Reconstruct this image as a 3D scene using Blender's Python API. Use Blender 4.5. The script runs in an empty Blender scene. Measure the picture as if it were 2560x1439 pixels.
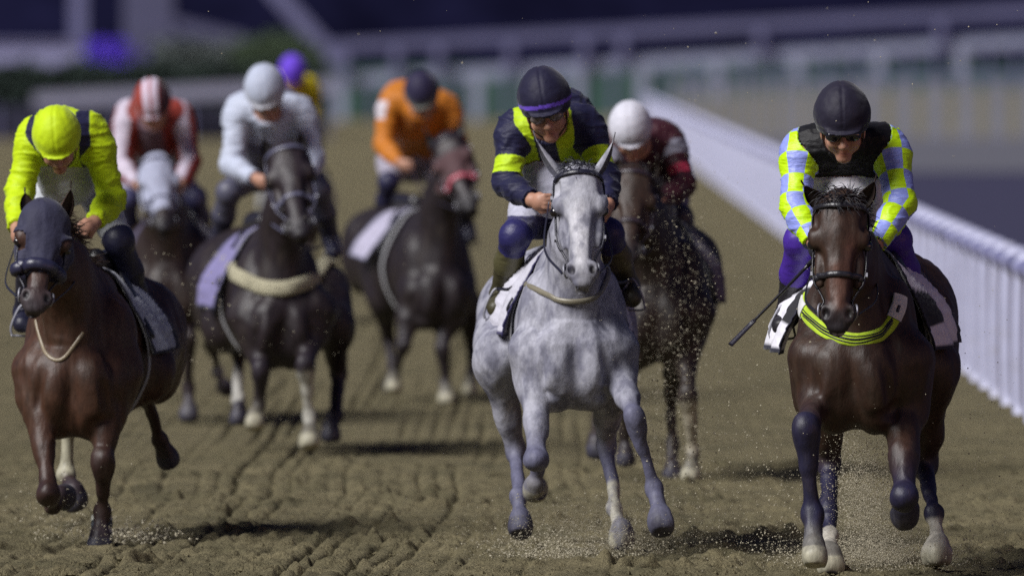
import bpy, math, random
import numpy as np
from mathutils import Vector
sc = bpy.context.scene
COL = sc.collection
R = math.radians
rng = np.random.default_rng(7)
random.seed(7)

# ---------------------------------------------------------------- camera
F, H, HZ, CX = 28000.0, 2.3, 136.0, 1280.0     # focal length in photo pixels, lens height, horizon row, centre column
cam_d = bpy.data.cameras.new('camera'); cam = bpy.data.objects.new('camera', cam_d); COL.objects.link(cam)
cam.location = (0, 0, H)
cam.rotation_euler = (R(90) - math.atan((719.5 - HZ) / F), 0, 0)
cam_d.sensor_width = 36; cam_d.lens = F * 36 / 2560
cam_d.clip_start = 1; cam_d.clip_end = 4000
cam_d.dof.use_dof = True; cam_d.dof.focus_distance = 49.35; cam_d.dof.aperture_fstop = 3.1
sc.camera = cam

# ---------------------------------------------------------------- light
SUN_EL, SUN_AZ = R(43), R(-52)                 # floodlight bank: high, to the left and on the camera's side
w = bpy.data.worlds.new('World'); sc.world = w; w.use_nodes = True
nt = w.node_tree; nt.nodes.clear()
sky = nt.nodes.new('ShaderNodeTexSky'); sky.sky_type = 'NISHITA'; sky.sun_disc = False
sky.sun_elevation = R(6); sky.sun_rotation = R(180) + SUN_AZ
mul = nt.nodes.new('ShaderNodeMix'); mul.data_type = 'RGBA'; mul.blend_type = 'MULTIPLY'; mul.inputs[0].default_value = 1
mul.inputs[7].default_value = (0.56, 0.50, 1.0, 1)
bg = nt.nodes.new('ShaderNodeBackground'); bg.inputs[1].default_value = 0.050
wo = nt.nodes.new('ShaderNodeOutputWorld')
nt.links.new(sky.outputs[0], mul.inputs[6]); nt.links.new(mul.outputs[2], bg.inputs[0]); nt.links.new(bg.outputs[0], wo.inputs[0])
sd = bpy.data.lights.new('floodlight_sun', 'SUN'); sd.energy = 5.0; sd.angle = R(30); sd.color = (1.0, 0.98, 0.97)
so = bpy.data.objects.new('floodlight_sun', sd); COL.objects.link(so)
dirv = Vector((math.sin(SUN_AZ) * math.cos(SUN_EL), -math.cos(SUN_AZ) * math.cos(SUN_EL), math.sin(SUN_EL)))
so.rotation_euler = dirv.to_track_quat('Z', 'Y').to_euler()
so.location = dirv * 60
sc.view_settings.view_transform = 'Standard'; sc.view_settings.look = 'None'
sc.view_settings.exposure = 0.0; sc.view_settings.gamma = 1.0
sc.cycles.use_denoising = False
sc.cycles.sample_clamp_indirect = 3.0; sc.cycles.sample_clamp_direct = 6.0
sc.cycles.max_bounces = 5; sc.cycles.diffuse_bounces = 3; sc.cycles.glossy_bounces = 3
sc.render.film_transparent = False

def P(px, py, Y):
    'point seen at photo pixel (px, py) at the distance Y'
    return np.array([(px - CX) * Y / F, Y, H - (py - HZ) * Y / F])
def gY(py): return F * H / (py - HZ)           # distance of the ground seen at row py

# ---------------------------------------------------------------- object helpers
def tag(o, label=None, cat=None, group=None, kind=None):
    if label: o['label'] = label
    if cat: o['category'] = cat
    if group: o['group'] = group
    if kind: o['kind'] = kind
    return o
def empty(name, loc, label, cat, group=None):
    o = bpy.data.objects.new(name, None); COL.objects.link(o); o.location = [float(v) for v in loc]
    o.empty_display_size = 0.1
    return tag(o, label, cat, group)
def link(name, me, mat, parent=None):
    o = bpy.data.objects.new(name, me); COL.objects.link(o)
    if mat is not None: me.materials.append(mat)
    if parent is not None: o.parent = parent
    return o

class M:
    'a growing mesh: vertices, faces, colours, a free vector attribute'
    def __init__(s): s.v = []; s.f = []; s.c = []; s.a = []; s.n = 0
    def add(s, v, f, c=None, a=None):
        v = np.asarray(v, float).reshape(-1, 3); s.v.append(v)
        if c is None: c = (0.5, 0.5, 0.5)
        c = np.asarray(c, float)
        if c.ndim == 1: c = np.tile(c, (len(v), 1))
        s.c.append(c)
        s.a.append(np.zeros((len(v), 3)) if a is None else np.asarray(a, float))
        for q in f:
            q = np.asarray(q)
            if len(q): s.f.append(q + s.n)
        s.n += len(v); return s
    def merge(s, o):
        if not o.n: return s
        s.v += o.v; s.c += o.c; s.a += o.a; s.f += [q + s.n for q in o.f]; s.n += o.n; return s
    def build(s, name, mat, parent=None, smooth=True):
        V = np.concatenate(s.v); C = np.concatenate(s.c); A = np.concatenate(s.a)
        off = np.array([0., 0, 0])
        p = parent
        while p is not None: off += np.array(p.location); p = p.parent
        me = bpy.data.meshes.new(name)
        me.vertices.add(len(V)); me.vertices.foreach_set('co', (V - off).astype(np.float32).ravel())
        idx = np.concatenate([q.ravel() for q in s.f]); tot = np.concatenate([np.full(len(q), q.shape[1]) for q in s.f])
        me.loops.add(len(idx)); me.loops.foreach_set('vertex_index', idx.astype(np.int32))
        me.polygons.add(len(tot)); me.polygons.foreach_set('loop_start', (np.cumsum(tot) - tot).astype(np.int32))
        me.polygons.foreach_set('loop_total', tot.astype(np.int32))
        me.polygons.foreach_set('use_smooth', np.full(len(tot), smooth))
        ca = me.color_attributes.new('Col', 'FLOAT_COLOR', 'POINT')
        ca.data.foreach_set('color', np.c_[C, np.ones(len(C))].astype(np.float32).ravel())
        aa = me.attributes.new('par', 'FLOAT_VECTOR', 'POINT'); aa.data.foreach_set('vector', A.astype(np.float32).ravel())
        me.update(calc_edges=True); me.validate()
        return link(name, me, mat, parent)

def nrm(v): v = np.asarray(v, float); return v / (np.linalg.norm(v) + 1e-12)

# ---------------------------------------------------------------- implicit surfaces
def cap_fn(a, b, ra, rb, ax=None, f=1.0):
    a = np.asarray(a, float); d = np.asarray(b, float) - a; bb = float(d @ d) + 1e-12
    def g(x, y, z):
        X, Y, Z = x - a[0], y - a[1], z - a[2]
        t = np.clip((X * d[0] + Y * d[1] + Z * d[2]) / bb, 0, 1)
        X = X - t * d[0]; Y = Y - t * d[1]; Z = Z - t * d[2]
        if ax is not None:
            s = (X * ax[0] + Y * ax[1] + Z * ax[2]) * (1 / f - 1)
            X = X + ax[0] * s; Y = Y + ax[1] * s; Z = Z + ax[2] * s
        return (np.sqrt(X * X + Y * Y + Z * Z) - (ra + (rb - ra) * t)) * (f ** 0.6 if ax is not None else 1)
    return g
def ell_fn(c, r, A):
    c = np.asarray(c, float); A = np.asarray(A, float); r = np.asarray(r, float)
    def g(x, y, z):
        X, Y, Z = x - c[0], y - c[1], z - c[2]
        p = [(X * A[i][0] + Y * A[i][1] + Z * A[i][2]) for i in range(3)]
        k0 = np.sqrt((p[0] / r[0]) ** 2 + (p[1] / r[1]) ** 2 + (p[2] / r[2]) ** 2) + 1e-9
        k1 = np.sqrt((p[0] / r[0] ** 2) ** 2 + (p[1] / r[1] ** 2) ** 2 + (p[2] / r[2] ** 2) ** 2) + 1e-9
        return k0 * (k0 - 1) / k1
    return g
I3 = np.eye(3)
def smin(a, b, k):
    h = np.maximum(k - np.abs(a - b), 0) / k
    return np.minimum(a, b) - h * h * k * 0.25
def sstep(e0, e1, x):
    t = np.clip((x - e0) / (e1 - e0), 0, 1); return t * t * (3 - 2 * t)

class Sdf:
    def __init__(s, h, k=0.04): s.h = h; s.k = k; s.pr = []; s.paints = []
    def _put(s, fn, lo, hi, k, op, col, tg):
        s.pr.append(dict(fn=fn, lo=np.array(lo, float), hi=np.array(hi, float), k=s.k if k is None else k, op=op, col=col, tag=tg))
    def cap(s, a, b, ra, rb, col=None, tg='', k=None, ax=None, f=1.0, op='u'):
        a = np.asarray(a, float); b = np.asarray(b, float); m = max(ra, rb) * max(1, f)
        s._put(cap_fn(a, b, ra, rb, ax, f), np.minimum(a, b) - m, np.maximum(a, b) + m, k, op, col, tg)
    def ell(s, c, r, A=I3, col=None, tg='', k=None, op='u'):
        c = np.asarray(c, float); m = max(r)
        s._put(ell_fn(c, r, A), c - m, c + m, k, op, col, tg)
    def cut(s, c, n, fn, lo, hi, k=0.01, col=None, tg=''):
        'a primitive kept only below the plane through c with normal n'
        c = np.asarray(c, float); n = nrm(n)
        g = lambda x, y, z: np.maximum(fn(x, y, z), (x - c[0]) * n[0] + (y - c[1]) * n[1] + (z - c[2]) * n[2])
        s._put(g, lo, hi, k, 'u', col, tg)
    def ev(s, V, only=None):
        V = np.asarray(V, float); d = np.full(len(V), 1.0)
        for p in s.pr:
            if only and p['tag'] not in only: continue
            m = p['k'] + 0.25
            i = np.nonzero(((V > p['lo'] - m) & (V < p['hi'] + m)).all(1))[0]
            if not len(i): continue
            q = p['fn'](V[i, 0], V[i, 1], V[i, 2])
            d[i] = smin(d[i], q, p['k']) if p['op'] == 'u' else -smin(-d[i], q, p['k'])
        return d
    def grad(s, V, e=0.004):
        g = np.stack([s.ev(V + np.eye(3)[i] * e) - s.ev(V - np.eye(3)[i] * e) for i in range(3)], 1)
        return g / (np.linalg.norm(g, axis=1, keepdims=True) + 1e-9)
    def snap(s, V, off=0.0, it=6):
        'move points onto the surface, then out by off'
        V = np.array(V, float)
        for _ in range(it):
            V -= (s.ev(V) * 0.9)[:, None] * s.grad(V)
        return V + s.grad(V) * off
    def mesh(s, smooth=2, sig=0.014):
        h = s.h
        us = [p for p in s.pr if p['op'] == 'u']
        lo = np.min([p['lo'] for p in us], 0) - 0.04; hi = np.max([p['hi'] for p in us], 0) + 0.04
        n = np.ceil((hi - lo) / h).astype(int) + 1
        G = np.full(n, 1.0, np.float32)
        ax = [lo[i] + h * np.arange(n[i]) for i in range(3)]
        for p in s.pr:
            m = p['k'] + 3 * h
            a = np.maximum(((p['lo'] - m - lo) / h).astype(int), 0); b = np.minimum(((p['hi'] + m - lo) / h).astype(int) + 1, n)
            if (b <= a).any(): continue
            sl = tuple(slice(a[i], b[i]) for i in range(3))
            q = p['fn'](ax[0][sl[0]][:, None, None], ax[1][sl[1]][None, :, None], ax[2][sl[2]][None, None, :])
            G[sl] = smin(G[sl], q, p['k']) if p['op'] == 'u' else -smin(-G[sl], q, p['k'])
        V, Q = nets(G, lo, h)
        V = relax(V, Q, smooth)
        s.V, s.Q = V, Q
        s.tags = sorted({p['tag'] for p in us}); W = np.zeros((len(V), len(s.tags))); C = np.zeros((len(V), 3)); T = np.zeros(len(V))
        for p in us:
            i = np.nonzero(((V > p['lo'] - 0.09) & (V < p['hi'] + 0.09)).all(1))[0]
            if not len(i): continue
            q = np.exp(-np.clip(p['fn'](V[i, 0], V[i, 1], V[i, 2]), -0.05, 1) / sig) + 1e-9
            W[i, s.tags.index(p['tag'])] += q
            if p['col'] is not None: C[i] += q[:, None] * np.asarray(p['col']); T[i] += q
        W /= W.sum(1, keepdims=True) + 1e-12
        C /= T[:, None] + 1e-12
        s.W, s.C = W, C
        for fn, col, fe in s.paints:
            m = sstep(fe, -fe, fn(V[:, 0], V[:, 1], V[:, 2]))[:, None]
            s.C = s.C * (1 - m) + np.asarray(col) * m
        s.N = vnormals(V, Q)
        return s
    def wt(s, *tags): return sum(s.W[:, s.tags.index(t)] for t in tags if t in s.tags)
    def shell(s, mask, off, col=None, disp=None, att=None):
        'clothing: the part of the surface inside the mask, lifted by off, with an edge turned in to the skin'
        m = np.asarray(mask)
        q = s.Q[m[s.Q].all(1)]
        if not len(q): return M()
        used = np.unique(q); new = np.full(len(s.V), -1); new[used] = np.arange(len(used))
        q2 = new[q]; o = np.full(len(used), off, float)
        if disp is not None: o = o + disp[used]
        V = s.V[used] + s.N[used] * o[:, None]
        c = s.C[used] if col is None else (np.tile(col, (len(used), 1)) if np.ndim(col) == 1 else col[used])
        a = None if att is None else att[used]
        e = np.concatenate([q2[:, [0, 1]], q2[:, [1, 2]], q2[:, [2, 3]], q2[:, [3, 0]]])
        key = np.sort(e, 1); key = key[:, 0].astype(np.int64) * len(used) + key[:, 1]
        _, inv, cnt = np.unique(key, return_inverse=True, return_counts=True)
        be = e[cnt[inv] == 1]
        mm = M(); nv = len(used)
        bu = np.unique(be); mp = np.full(nv, -1); mp[bu] = nv + np.arange(len(bu))
        V2 = s.V[used[bu]] - s.N[used[bu]] * 0.002
        V = np.r_[V, V2]; c = np.r_[c, c[bu]]
        if a is not None: a = np.r_[a, a[bu]]
        rim = np.c_[be[:, 1], be[:, 0], mp[be[:, 0]], mp[be[:, 1]]]
        return mm.add(V, [np.r_[q2, rim]], c, a)

def nets(G, lo, h):
    S = G < 0
    n = np.array(G.shape) - 1
    c = np.zeros(n, np.int8)
    for i in (0, 1):
        for j in (0, 1):
            for k in (0, 1): c += S[i:i + n[0], j:j + n[1], k:k + n[2]]
    act = (c > 0) & (c < 8); I, J, K = np.nonzero(act)
    idx = np.full(n, -1, np.int32); idx[act] = np.arange(len(I))
    off = [(i, j, k) for i in (0, 1) for j in (0, 1) for k in (0, 1)]
    val = {o: G[I + o[0], J + o[1], K + o[2]] for o in off}
    acc = np.zeros((len(I), 3)); cnt = np.zeros(len(I))
    for o in off:
        for x in range(3):
            if o[x] == 0:
                p = list(o); p[x] = 1; p = tuple(p)
                v0, v1 = val[o], val[p]; cr = (v0 < 0) != (v1 < 0)
                t = np.where(cr, v0 / np.where(cr, v0 - v1, 1), 0)
                pos = np.tile(np.array(o, float), (len(I), 1)); pos[:, x] = t
                acc += pos * cr[:, None]; cnt += cr
    V = (acc / cnt[:, None] + np.stack([I, J, K], 1)) * h + lo
    Q = []
    for x in range(3):
        sl0 = [slice(None)] * 3; sl1 = [slice(None)] * 3; sl0[x] = slice(0, -1); sl1[x] = slice(1, None)
        a, b = S[tuple(sl0)], S[tuple(sl1)]
        i = np.stack(np.nonzero(a != b), 1); y, z = [(1, 2), (2, 0), (0, 1)][x]
        i = i[(i[:, y] > 0) & (i[:, z] > 0) & (i[:, y] < n[y]) & (i[:, z] < n[z])]
        def at(dy, dz):
            q = i.copy(); q[:, y] += dy; q[:, z] += dz; return idx[q[:, 0], q[:, 1], q[:, 2]]
        f = np.stack([at(-1, -1), at(0, -1), at(0, 0), at(-1, 0)], 1)
        ins = a[i[:, 0], i[:, 1], i[:, 2]]
        f[~ins] = f[~ins][:, ::-1]
        Q.append(f[(f >= 0).all(1)])
    return V, np.concatenate(Q)
def relax(V, Q, it, lam=0.5):
    e = np.concatenate([Q[:, [0, 1]], Q[:, [1, 2]], Q[:, [2, 3]], Q[:, [3, 0]]]); n = len(V)
    deg = np.bincount(e[:, 0], minlength=n) + np.bincount(e[:, 1], minlength=n)
    for t in range(it):
        L = np.stack([np.bincount(e[:, 0], V[e[:, 1], i], n) + np.bincount(e[:, 1], V[e[:, 0], i], n) for i in range(3)], 1)
        V = V + lam * (L / np.maximum(deg, 1)[:, None] - V)
    return V
def vnormals(V, Q):
    fn = np.cross(V[Q[:, 2]] - V[Q[:, 0]], V[Q[:, 3]] - V[Q[:, 1]]); N = np.zeros_like(V)
    for i in range(4):
        for x in range(3): N[:, x] += np.bincount(Q[:, i], fn[:, x], len(V))
    return N / (np.linalg.norm(N, axis=1, keepdims=True) + 1e-12)

# ---------------------------------------------------------------- value noise for shapes
_T = rng.random(4096)
def vnoise(X, s, seed=0):
    X = np.asarray(X, float) * s + seed * 17.3 + 1000; i = np.floor(X).astype(np.int64); f = X - i; f = f * f * (3 - 2 * f); r = 0
    for a in (0, 1):
        for b in (0, 1):
            for c in (0, 1):
                w_ = (f[:, 0] if a else 1 - f[:, 0]) * (f[:, 1] if b else 1 - f[:, 1]) * (f[:, 2] if c else 1 - f[:, 2])
                h_ = ((i[:, 0] + a) * 73856093 ^ (i[:, 1] + b) * 19349663 ^ (i[:, 2] + c) * 83492791) & 4095
                r = r + w_ * _T[h_]
    return r * 2 - 1

# ---------------------------------------------------------------- tubes, straps, hair
def spline(pts, n):
    p = np.asarray(pts, float)
    if len(p) == 2: t = np.linspace(0, 1, n)[:, None]; return p[0] * (1 - t) + p[1] * t
    q = np.r_[[2 * p[0] - p[1]], p, [2 * p[-1] - p[-2]]]; out = []
    for u in np.linspace(0, len(p) - 1, n):
        i = min(int(u), len(p) - 2); t = u - i; a, b, c, d = q[i:i + 4]
        out.append(0.5 * (2 * b + (c - a) * t + (2 * a - 5 * b + 4 * c - d) * t * t + (3 * b - a - 3 * c + d) * t ** 3))
    return np.array(out)
def tube(pts, ra, rb=None, n=None, seg=8, flat=None, nor=None, col=None, mesh=None, closed=False):
    'round or flat (flat = thickness factor along nor) tube through points'
    mesh = mesh or M(); n = n or max(2, len(pts) * 6); p = spline(pts, n)
    rad = np.interp(np.linspace(0, 1, n), np.linspace(0, 1, np.size(ra)), np.atleast_1d(ra)) if rb is None else np.linspace(ra, rb, n)
    T = np.gradient(p, axis=0); T /= np.linalg.norm(T, axis=1, keepdims=True) + 1e-12
    if nor is not None and np.ndim(nor) == 2: U = np.stack([np.interp(np.linspace(0, 1, n), np.linspace(0, 1, len(nor)), np.asarray(nor)[:, i]) for i in range(3)], 1)
    else: U = np.tile(nrm(nor if nor is not None else (0.3, 0.2, 1)), (n, 1))
    if nor is None:
        u = nrm(np.cross(T[0], [0.31, 0.57, 0.76])); L = []
        for i in range(n): u = nrm(u - T[i] * (u @ T[i])); L.append(u)
        U = np.array(L)
    U = U - T * (U * T).sum(1, keepdims=True); U /= np.linalg.norm(U, axis=1, keepdims=True) + 1e-9
    B = np.cross(T, U); th = np.linspace(0, 2 * math.pi, seg, endpoint=False); fl = 1 if flat is None else flat
    V = (p[:, None] + rad[:, None, None] * (np.cos(th)[None, :, None] * B[:, None] + fl * np.sin(th)[None, :, None] * U[:, None])).reshape(-1, 3)
    i = np.arange(n - 1)[:, None] * seg; j = np.arange(seg)[None]; k = (j + 1) % seg
    q = np.stack([i + j, i + seg + j, i + seg + k, i + k], -1).reshape(-1, 4)[:, ::-1]
    V = np.r_[V, p[:1], p[-1:]]; e = n * seg; j = np.arange(seg); k = (j + 1) % seg
    t1 = np.stack([np.full(seg, e), j, k], 1); t2 = np.stack([np.full(seg, e + 1), (n - 1) * seg + k, (n - 1) * seg + j], 1)
    a = np.zeros((len(V), 3)); a[:n * seg, 0] = np.repeat(np.linspace(0, 1, n), seg); a[:n * seg, 1] = np.tile(np.arange(seg) / seg, n)
    return mesh.add(V, [q, np.r_[t1, t2]], col, a)
def ball(c, r, A=I3, col=None, mesh=None, nu=16, nv=10):
    mesh = mesh or M(); r = np.broadcast_to(r, 3); u = np.linspace(0, 2 * math.pi, nu, endpoint=False); v = np.linspace(0.001, math.pi - 0.001, nv)
    uu, vv = np.meshgrid(u, v); L = np.stack([np.cos(uu) * np.sin(vv) * r[0], np.sin(uu) * np.sin(vv) * r[1], np.cos(vv) * r[2]], -1).reshape(-1, 3)
    V = L @ np.asarray(A) + c; i = np.arange(nv - 1)[:, None] * nu; j = np.arange(nu)[None]; k = (j + 1) % nu
    return mesh.add(V, [np.stack([i + j, i + nu + j, i + nu + k, i + k], -1).reshape(-1, 4)], col)
def box(lo, hi, col=None, mesh=None, A=None, c=None):
    mesh = mesh or M(); lo = np.asarray(lo, float); hi = np.asarray(hi, float)
    V = np.array([[(lo, hi)[i][0], (lo, hi)[j][1], (lo, hi)[k][2]] for i in (0, 1) for j in (0, 1) for k in (0, 1)])
    if A is not None: V = V @ np.asarray(A) + c
    q = np.array([[0, 1, 3, 2], [4, 6, 7, 5], [0, 4, 5, 1], [2, 3, 7, 6], [0, 2, 6, 4], [1, 5, 7, 3]])
    return mesh.add(V, [q], col)
def sheet(Pt, th, col=None, mesh=None):
    'a grid of points (n, m, 3) given a real thickness'
    mesh = mesh or M(); Pt = np.asarray(Pt, float); n, m_ = Pt.shape[:2]
    du = np.gradient(Pt, axis=0); dv = np.gradient(Pt, axis=1); N = np.cross(du, dv); N /= np.linalg.norm(N, axis=-1, keepdims=True) + 1e-9
    V = np.concatenate([(Pt + N * th / 2).reshape(-1, 3), (Pt - N * th / 2).reshape(-1, 3)])
    i = np.arange(n - 1)[:, None] * m_; j = np.arange(m_ - 1)[None]
    q = np.stack([i + j, i + m_ + j, i + m_ + j + 1, i + j + 1], -1).reshape(-1, 4); k = n * m_
    idx = np.arange(n * m_).reshape(n, m_); ring = np.r_[idx[0, :-1], idx[:-1, -1], idx[-1, :0:-1], idx[:0:-1, 0]]; r2 = np.roll(ring, -1)
    s_ = np.stack([ring, r2, r2 + k, ring + k], 1)
    c = col if col is None or np.ndim(col) == 1 else np.concatenate([np.asarray(col).reshape(-1, 3)] * 2)
    uv = np.zeros((n, m_, 3)); uv[..., 0] = np.linspace(0, 1, n)[:, None]; uv[..., 1] = np.linspace(0, 1, m_)[None]
    a = np.concatenate([uv.reshape(-1, 3)] * 2)
    return mesh.add(V, [np.r_[q, q[:, ::-1] + k, s_]], c, a)

# ---------------------------------------------------------------- materials
def mat(name, col=None, rough=0.6, noise=0.0, nscale=20, bump=0.0, bscale=60, spec=0.5, metal=0.0, attr=False, sheen=0.0, stretch=None, coat=0.0, dark=None, dscale=4, ddet=4, dlo=0.45, dhi=0.6):
    m = bpy.data.materials.new(name); m.use_nodes = True; t = m.node_tree; b = t.nodes['Principled BSDF']
    b.inputs['Roughness'].default_value = rough; b.inputs['Specular IOR Level'].default_value = spec; b.inputs['Metallic'].default_value = metal
    if coat: b.inputs['Coat Weight'].default_value = coat; b.inputs['Coat Roughness'].default_value = 0.3
    if sheen: b.inputs['Sheen Weight'].default_value = sheen; b.inputs['Sheen Roughness'].default_value = 0.4
    tc = t.nodes.new('ShaderNodeTexCoord'); vec = tc.outputs['Object']
    if stretch:
        mp = t.nodes.new('ShaderNodeMapping'); mp.inputs['Scale'].default_value = stretch; t.links.new(vec, mp.inputs[0]); vec = mp.outputs[0]
    if attr:
        a = t.nodes.new('ShaderNodeAttribute'); a.attribute_name = 'Col'; src = a.outputs['Color']
    else:
        rg = t.nodes.new('ShaderNodeRGB'); rg.outputs[0].default_value = (*col, 1); src = rg.outputs[0]
    def mix(kind, fac, a, bcol):
        x = t.nodes.new('ShaderNodeMix'); x.data_type = 'RGBA'; x.blend_type = kind
        if isinstance(fac, (int, float)): x.inputs[0].default_value = fac
        else: t.links.new(fac, x.inputs[0])
        t.links.new(a, x.inputs[6])
        if isinstance(bcol, tuple): x.inputs[7].default_value = bcol
        else: t.links.new(bcol, x.inputs[7])
        return x.outputs[2]
    def noi(s, det=4, rgh=0.6):
        x = t.nodes.new('ShaderNodeTexNoise'); x.inputs['Scale'].default_value = s; x.inputs['Detail'].default_value = det; x.inputs['Roughness'].default_value = rgh
        t.links.new(vec, x.inputs['Vector']); return x.outputs[0]
    def ramp(src_, lo, hi, a=0.0, b_=1.0):
        x = t.nodes.new('ShaderNodeMapRange'); x.inputs[1].default_value = lo; x.inputs[2].default_value = hi; x.inputs[3].default_value = a; x.inputs[4].default_value = b_
        t.links.new(src_, x.inputs[0]); return x.outputs[0]
    if dark is not None: src = mix('MIX', ramp(noi(dscale, ddet), dlo, dhi, 0, dark[3] if len(dark) > 3 else 1), src, (*dark[:3], 1))
    if noise:
        v = ramp(noi(nscale, 5), 0.25, 0.75, 1 - noise, 1 + noise * 0.6)
        cmb = t.nodes.new('ShaderNodeCombineColor')
        for i in range(3): t.links.new(v, cmb.inputs[i])
        src = mix('MULTIPLY', 1.0, src, cmb.outputs[0])
    t.links.new(src, b.inputs['Base Color'])
    if bump:
        bp = t.nodes.new('ShaderNodeBump'); bp.inputs['Strength'].default_value = 1.0; bp.inputs['Distance'].default_value = bump
        t.links.new(noi(bscale, 6, 0.65), bp.inputs['Height']); t.links.new(bp.outputs[0], b.inputs['Normal'])
    return m
# ================================================================ SETTING
# ---------------------------------------------------------------- ground: one sheet, fine where it is near
def ground_height(X, Y):
    Pn = np.stack([X, Y, np.zeros_like(X)], 1)
    rgh = 0.45 + 0.8 * sstep(-.3, .5, vnoise(Pn * [1, .4, 1], 1.1, 12))
    z = 0.008 * vnoise(Pn * [1, .3, 1], 1.3, 1) + rgh * (0.007 * vnoise(Pn * [1, 0.5, 1], 8, 2) + 0.008 * vnoise(Pn * [1, .6, 1], 22, 3) + 0.009 * np.maximum(vnoise(Pn * [1, .8, 1], 42, 4), -.3))
    # harrow furrows running down the track, each with its own strength
    xt = X - 0.0032 * Y + 0.05 * vnoise(Pn * [0.1, 0.35, 1], 1, 5) + 0.03 * np.maximum(56 - Y, 0)
    amp = sstep(-2.6, -1.6, X) * sstep(1.2, -0.2, X) * 0.75 + 0.2
    k = xt / 0.098; d = np.abs(k - np.round(k)) * 0.098
    own = np.clip(0.35 + 1.3 * vnoise(np.stack([np.round(k) * 7.1, Y * .22, 0 * X], 1), 1, 6), 0.02, 1.3)
    z += -amp * 0.034 * np.exp(-(d / 0.016) ** 2) * own
    return z
hoof_r = np.random.default_rng(3)
HP = [(hoof_r.uniform(-3.2, 3.2), hoof_r.uniform(49.4, 63), hoof_r.uniform(0.06, 0.13)) for _ in range(420)]
HP += [(P(720, 1168, gY(1168))[0], gY(1168), 0.3), (P(300, 1345, gY(1345))[0], gY(1340), 0.13)]
def ground():
    ys = [20.0]
    while ys[-1] < 1500:
        y = ys[-1]; ys.append(y + (0.6 if y < 49 else 0.020 if y < 56 else 0.03 if y < 66 else 0.10 if y < 90 else y * 0.02))
    ys = np.array(ys); xs = np.r_[-900, -300, -100, -40, -15, -8, -5, np.arange(-3.6, 3.7, 0.013), 5, 8, 15, 40, 100, 300, 900]
    X, Y = np.meshgrid(xs, ys); sh = X.shape
    x, y = X.ravel(), Y.ravel(); z = np.zeros(len(x)); m = (np.abs(x) < 6) & (y > 45) & (y < 140)
    z[m] = ground_height(x[m], y[m])
    for hx, hy, hr in HP:
        i = np.nonzero((np.abs(x - hx) < hr * 2) & (np.abs(y - hy) < hr * 3))[0]
        d = np.sqrt(((x[i] - hx) / hr) ** 2 + ((y[i] - hy) / (hr * 1.4)) ** 2)
        z[i] += -0.045 * np.exp(-d ** 2 * 1.6) + 0.022 * np.exp(-((d - 1.25) / 0.35) ** 2) * (1 + 0.5 * vnoise(np.stack([x[i], y[i], z[i]], 1), 20, 8))
    z *= sstep(140, 100, y) * (np.abs(x) < 6); z = z - (1 - sstep(6, 4, np.abs(x))) * 0.0
    V = np.stack([x, y, z], 1); n, k = sh; i = np.arange(n - 1)[:, None] * k; j = np.arange(k - 1)[None]
    q = np.stack([i + j, i + j + 1, i + k + j + 1, i + k + j], -1).reshape(-1, 4)
    g = M().add(V, [q]).build('ground', MG, smooth=True); tag(g, kind='structure')
MG = mat('sand', (0.228, 0.196, 0.113), rough=0.95, spec=0.15, noise=0.5, nscale=60, bump=0.035, bscale=75, stretch=(1, 0.6, 1), dark=(0.095, 0.088, 0.05, 0.75), dscale=1.9, dlo=0.42, dhi=0.72)
ground()

def flat_strip(name, pts, z, m):
    v = [(p[0], p[1], z) for p in pts]; o = M().add(v, [np.array([list(range(len(v)))])]).build(name, m, smooth=False); return tag(o, kind='structure')
FX0 = 3.02
def fx(Y): return FX0 + 0.00321 * Y            # the rail's line across the ground
asphalt = mat('asphalt', (0.022, 0.020, 0.060), rough=0.9, noise=0.3, nscale=3)
gravel = mat('gravel', (0.10, 0.10, 0.125), rough=0.9, noise=0.3, nscale=2)
turf = mat('turf', (0.035, 0.05, 0.035), rough=1, noise=0.4, nscale=2)
flat_strip('road', [(fx(40) + 0.5, 40), (60, 40), (60, 215), (fx(215) + 0.5, 215)], 0.004 + 0.03, asphalt)
flat_strip('path', [(fx(216) + 0.5, 216), (90, 216), (90, 300), (fx(300) + 0.5, 300)], 0.034, gravel)

# added dark backdrop, keeps the view above the far rails night-dark
def dark_backdrop():
    xs = np.linspace(-420, 420, 160); pr = [(560, 0), (580, 12), (600, 22), (640, 30), (720, 36), (900, 30), (1200, 0)]
    Pt = np.array([[(x, y, z * (0.85 + 0.35 * vnoise(np.array([[x, y, 0]]), 0.02, 2)[0]) + (2.5 * vnoise(np.array([[x, y, z]]), 0.11, 3)[0] if z else -0.5)) for y, z in pr] for x in xs])
    n, k = Pt.shape[:2]; i = np.arange(n - 1)[:, None] * k; j = np.arange(k - 1)[None]
    o = M().add(Pt.reshape(-1, 3), [np.stack([i + j, i + k + j, i + k + j + 1, i + j + 1], -1).reshape(-1, 4)]).build('dark_backdrop', mat('backdrop_night', (0.0075, 0.0075, 0.024), rough=1, spec=0, noise=0.6, nscale=0.2))
    tag(o, kind='structure')
dark_backdrop()

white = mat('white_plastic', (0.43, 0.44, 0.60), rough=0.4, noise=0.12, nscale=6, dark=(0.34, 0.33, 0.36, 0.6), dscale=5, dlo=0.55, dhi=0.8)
rail_shade_m = mat('rail_plastic_shaded', (0.20, 0.20, 0.36), rough=0.4, noise=0.12, nscale=6)  # darker copy of the white plastic, top rail shading put into the colour
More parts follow.
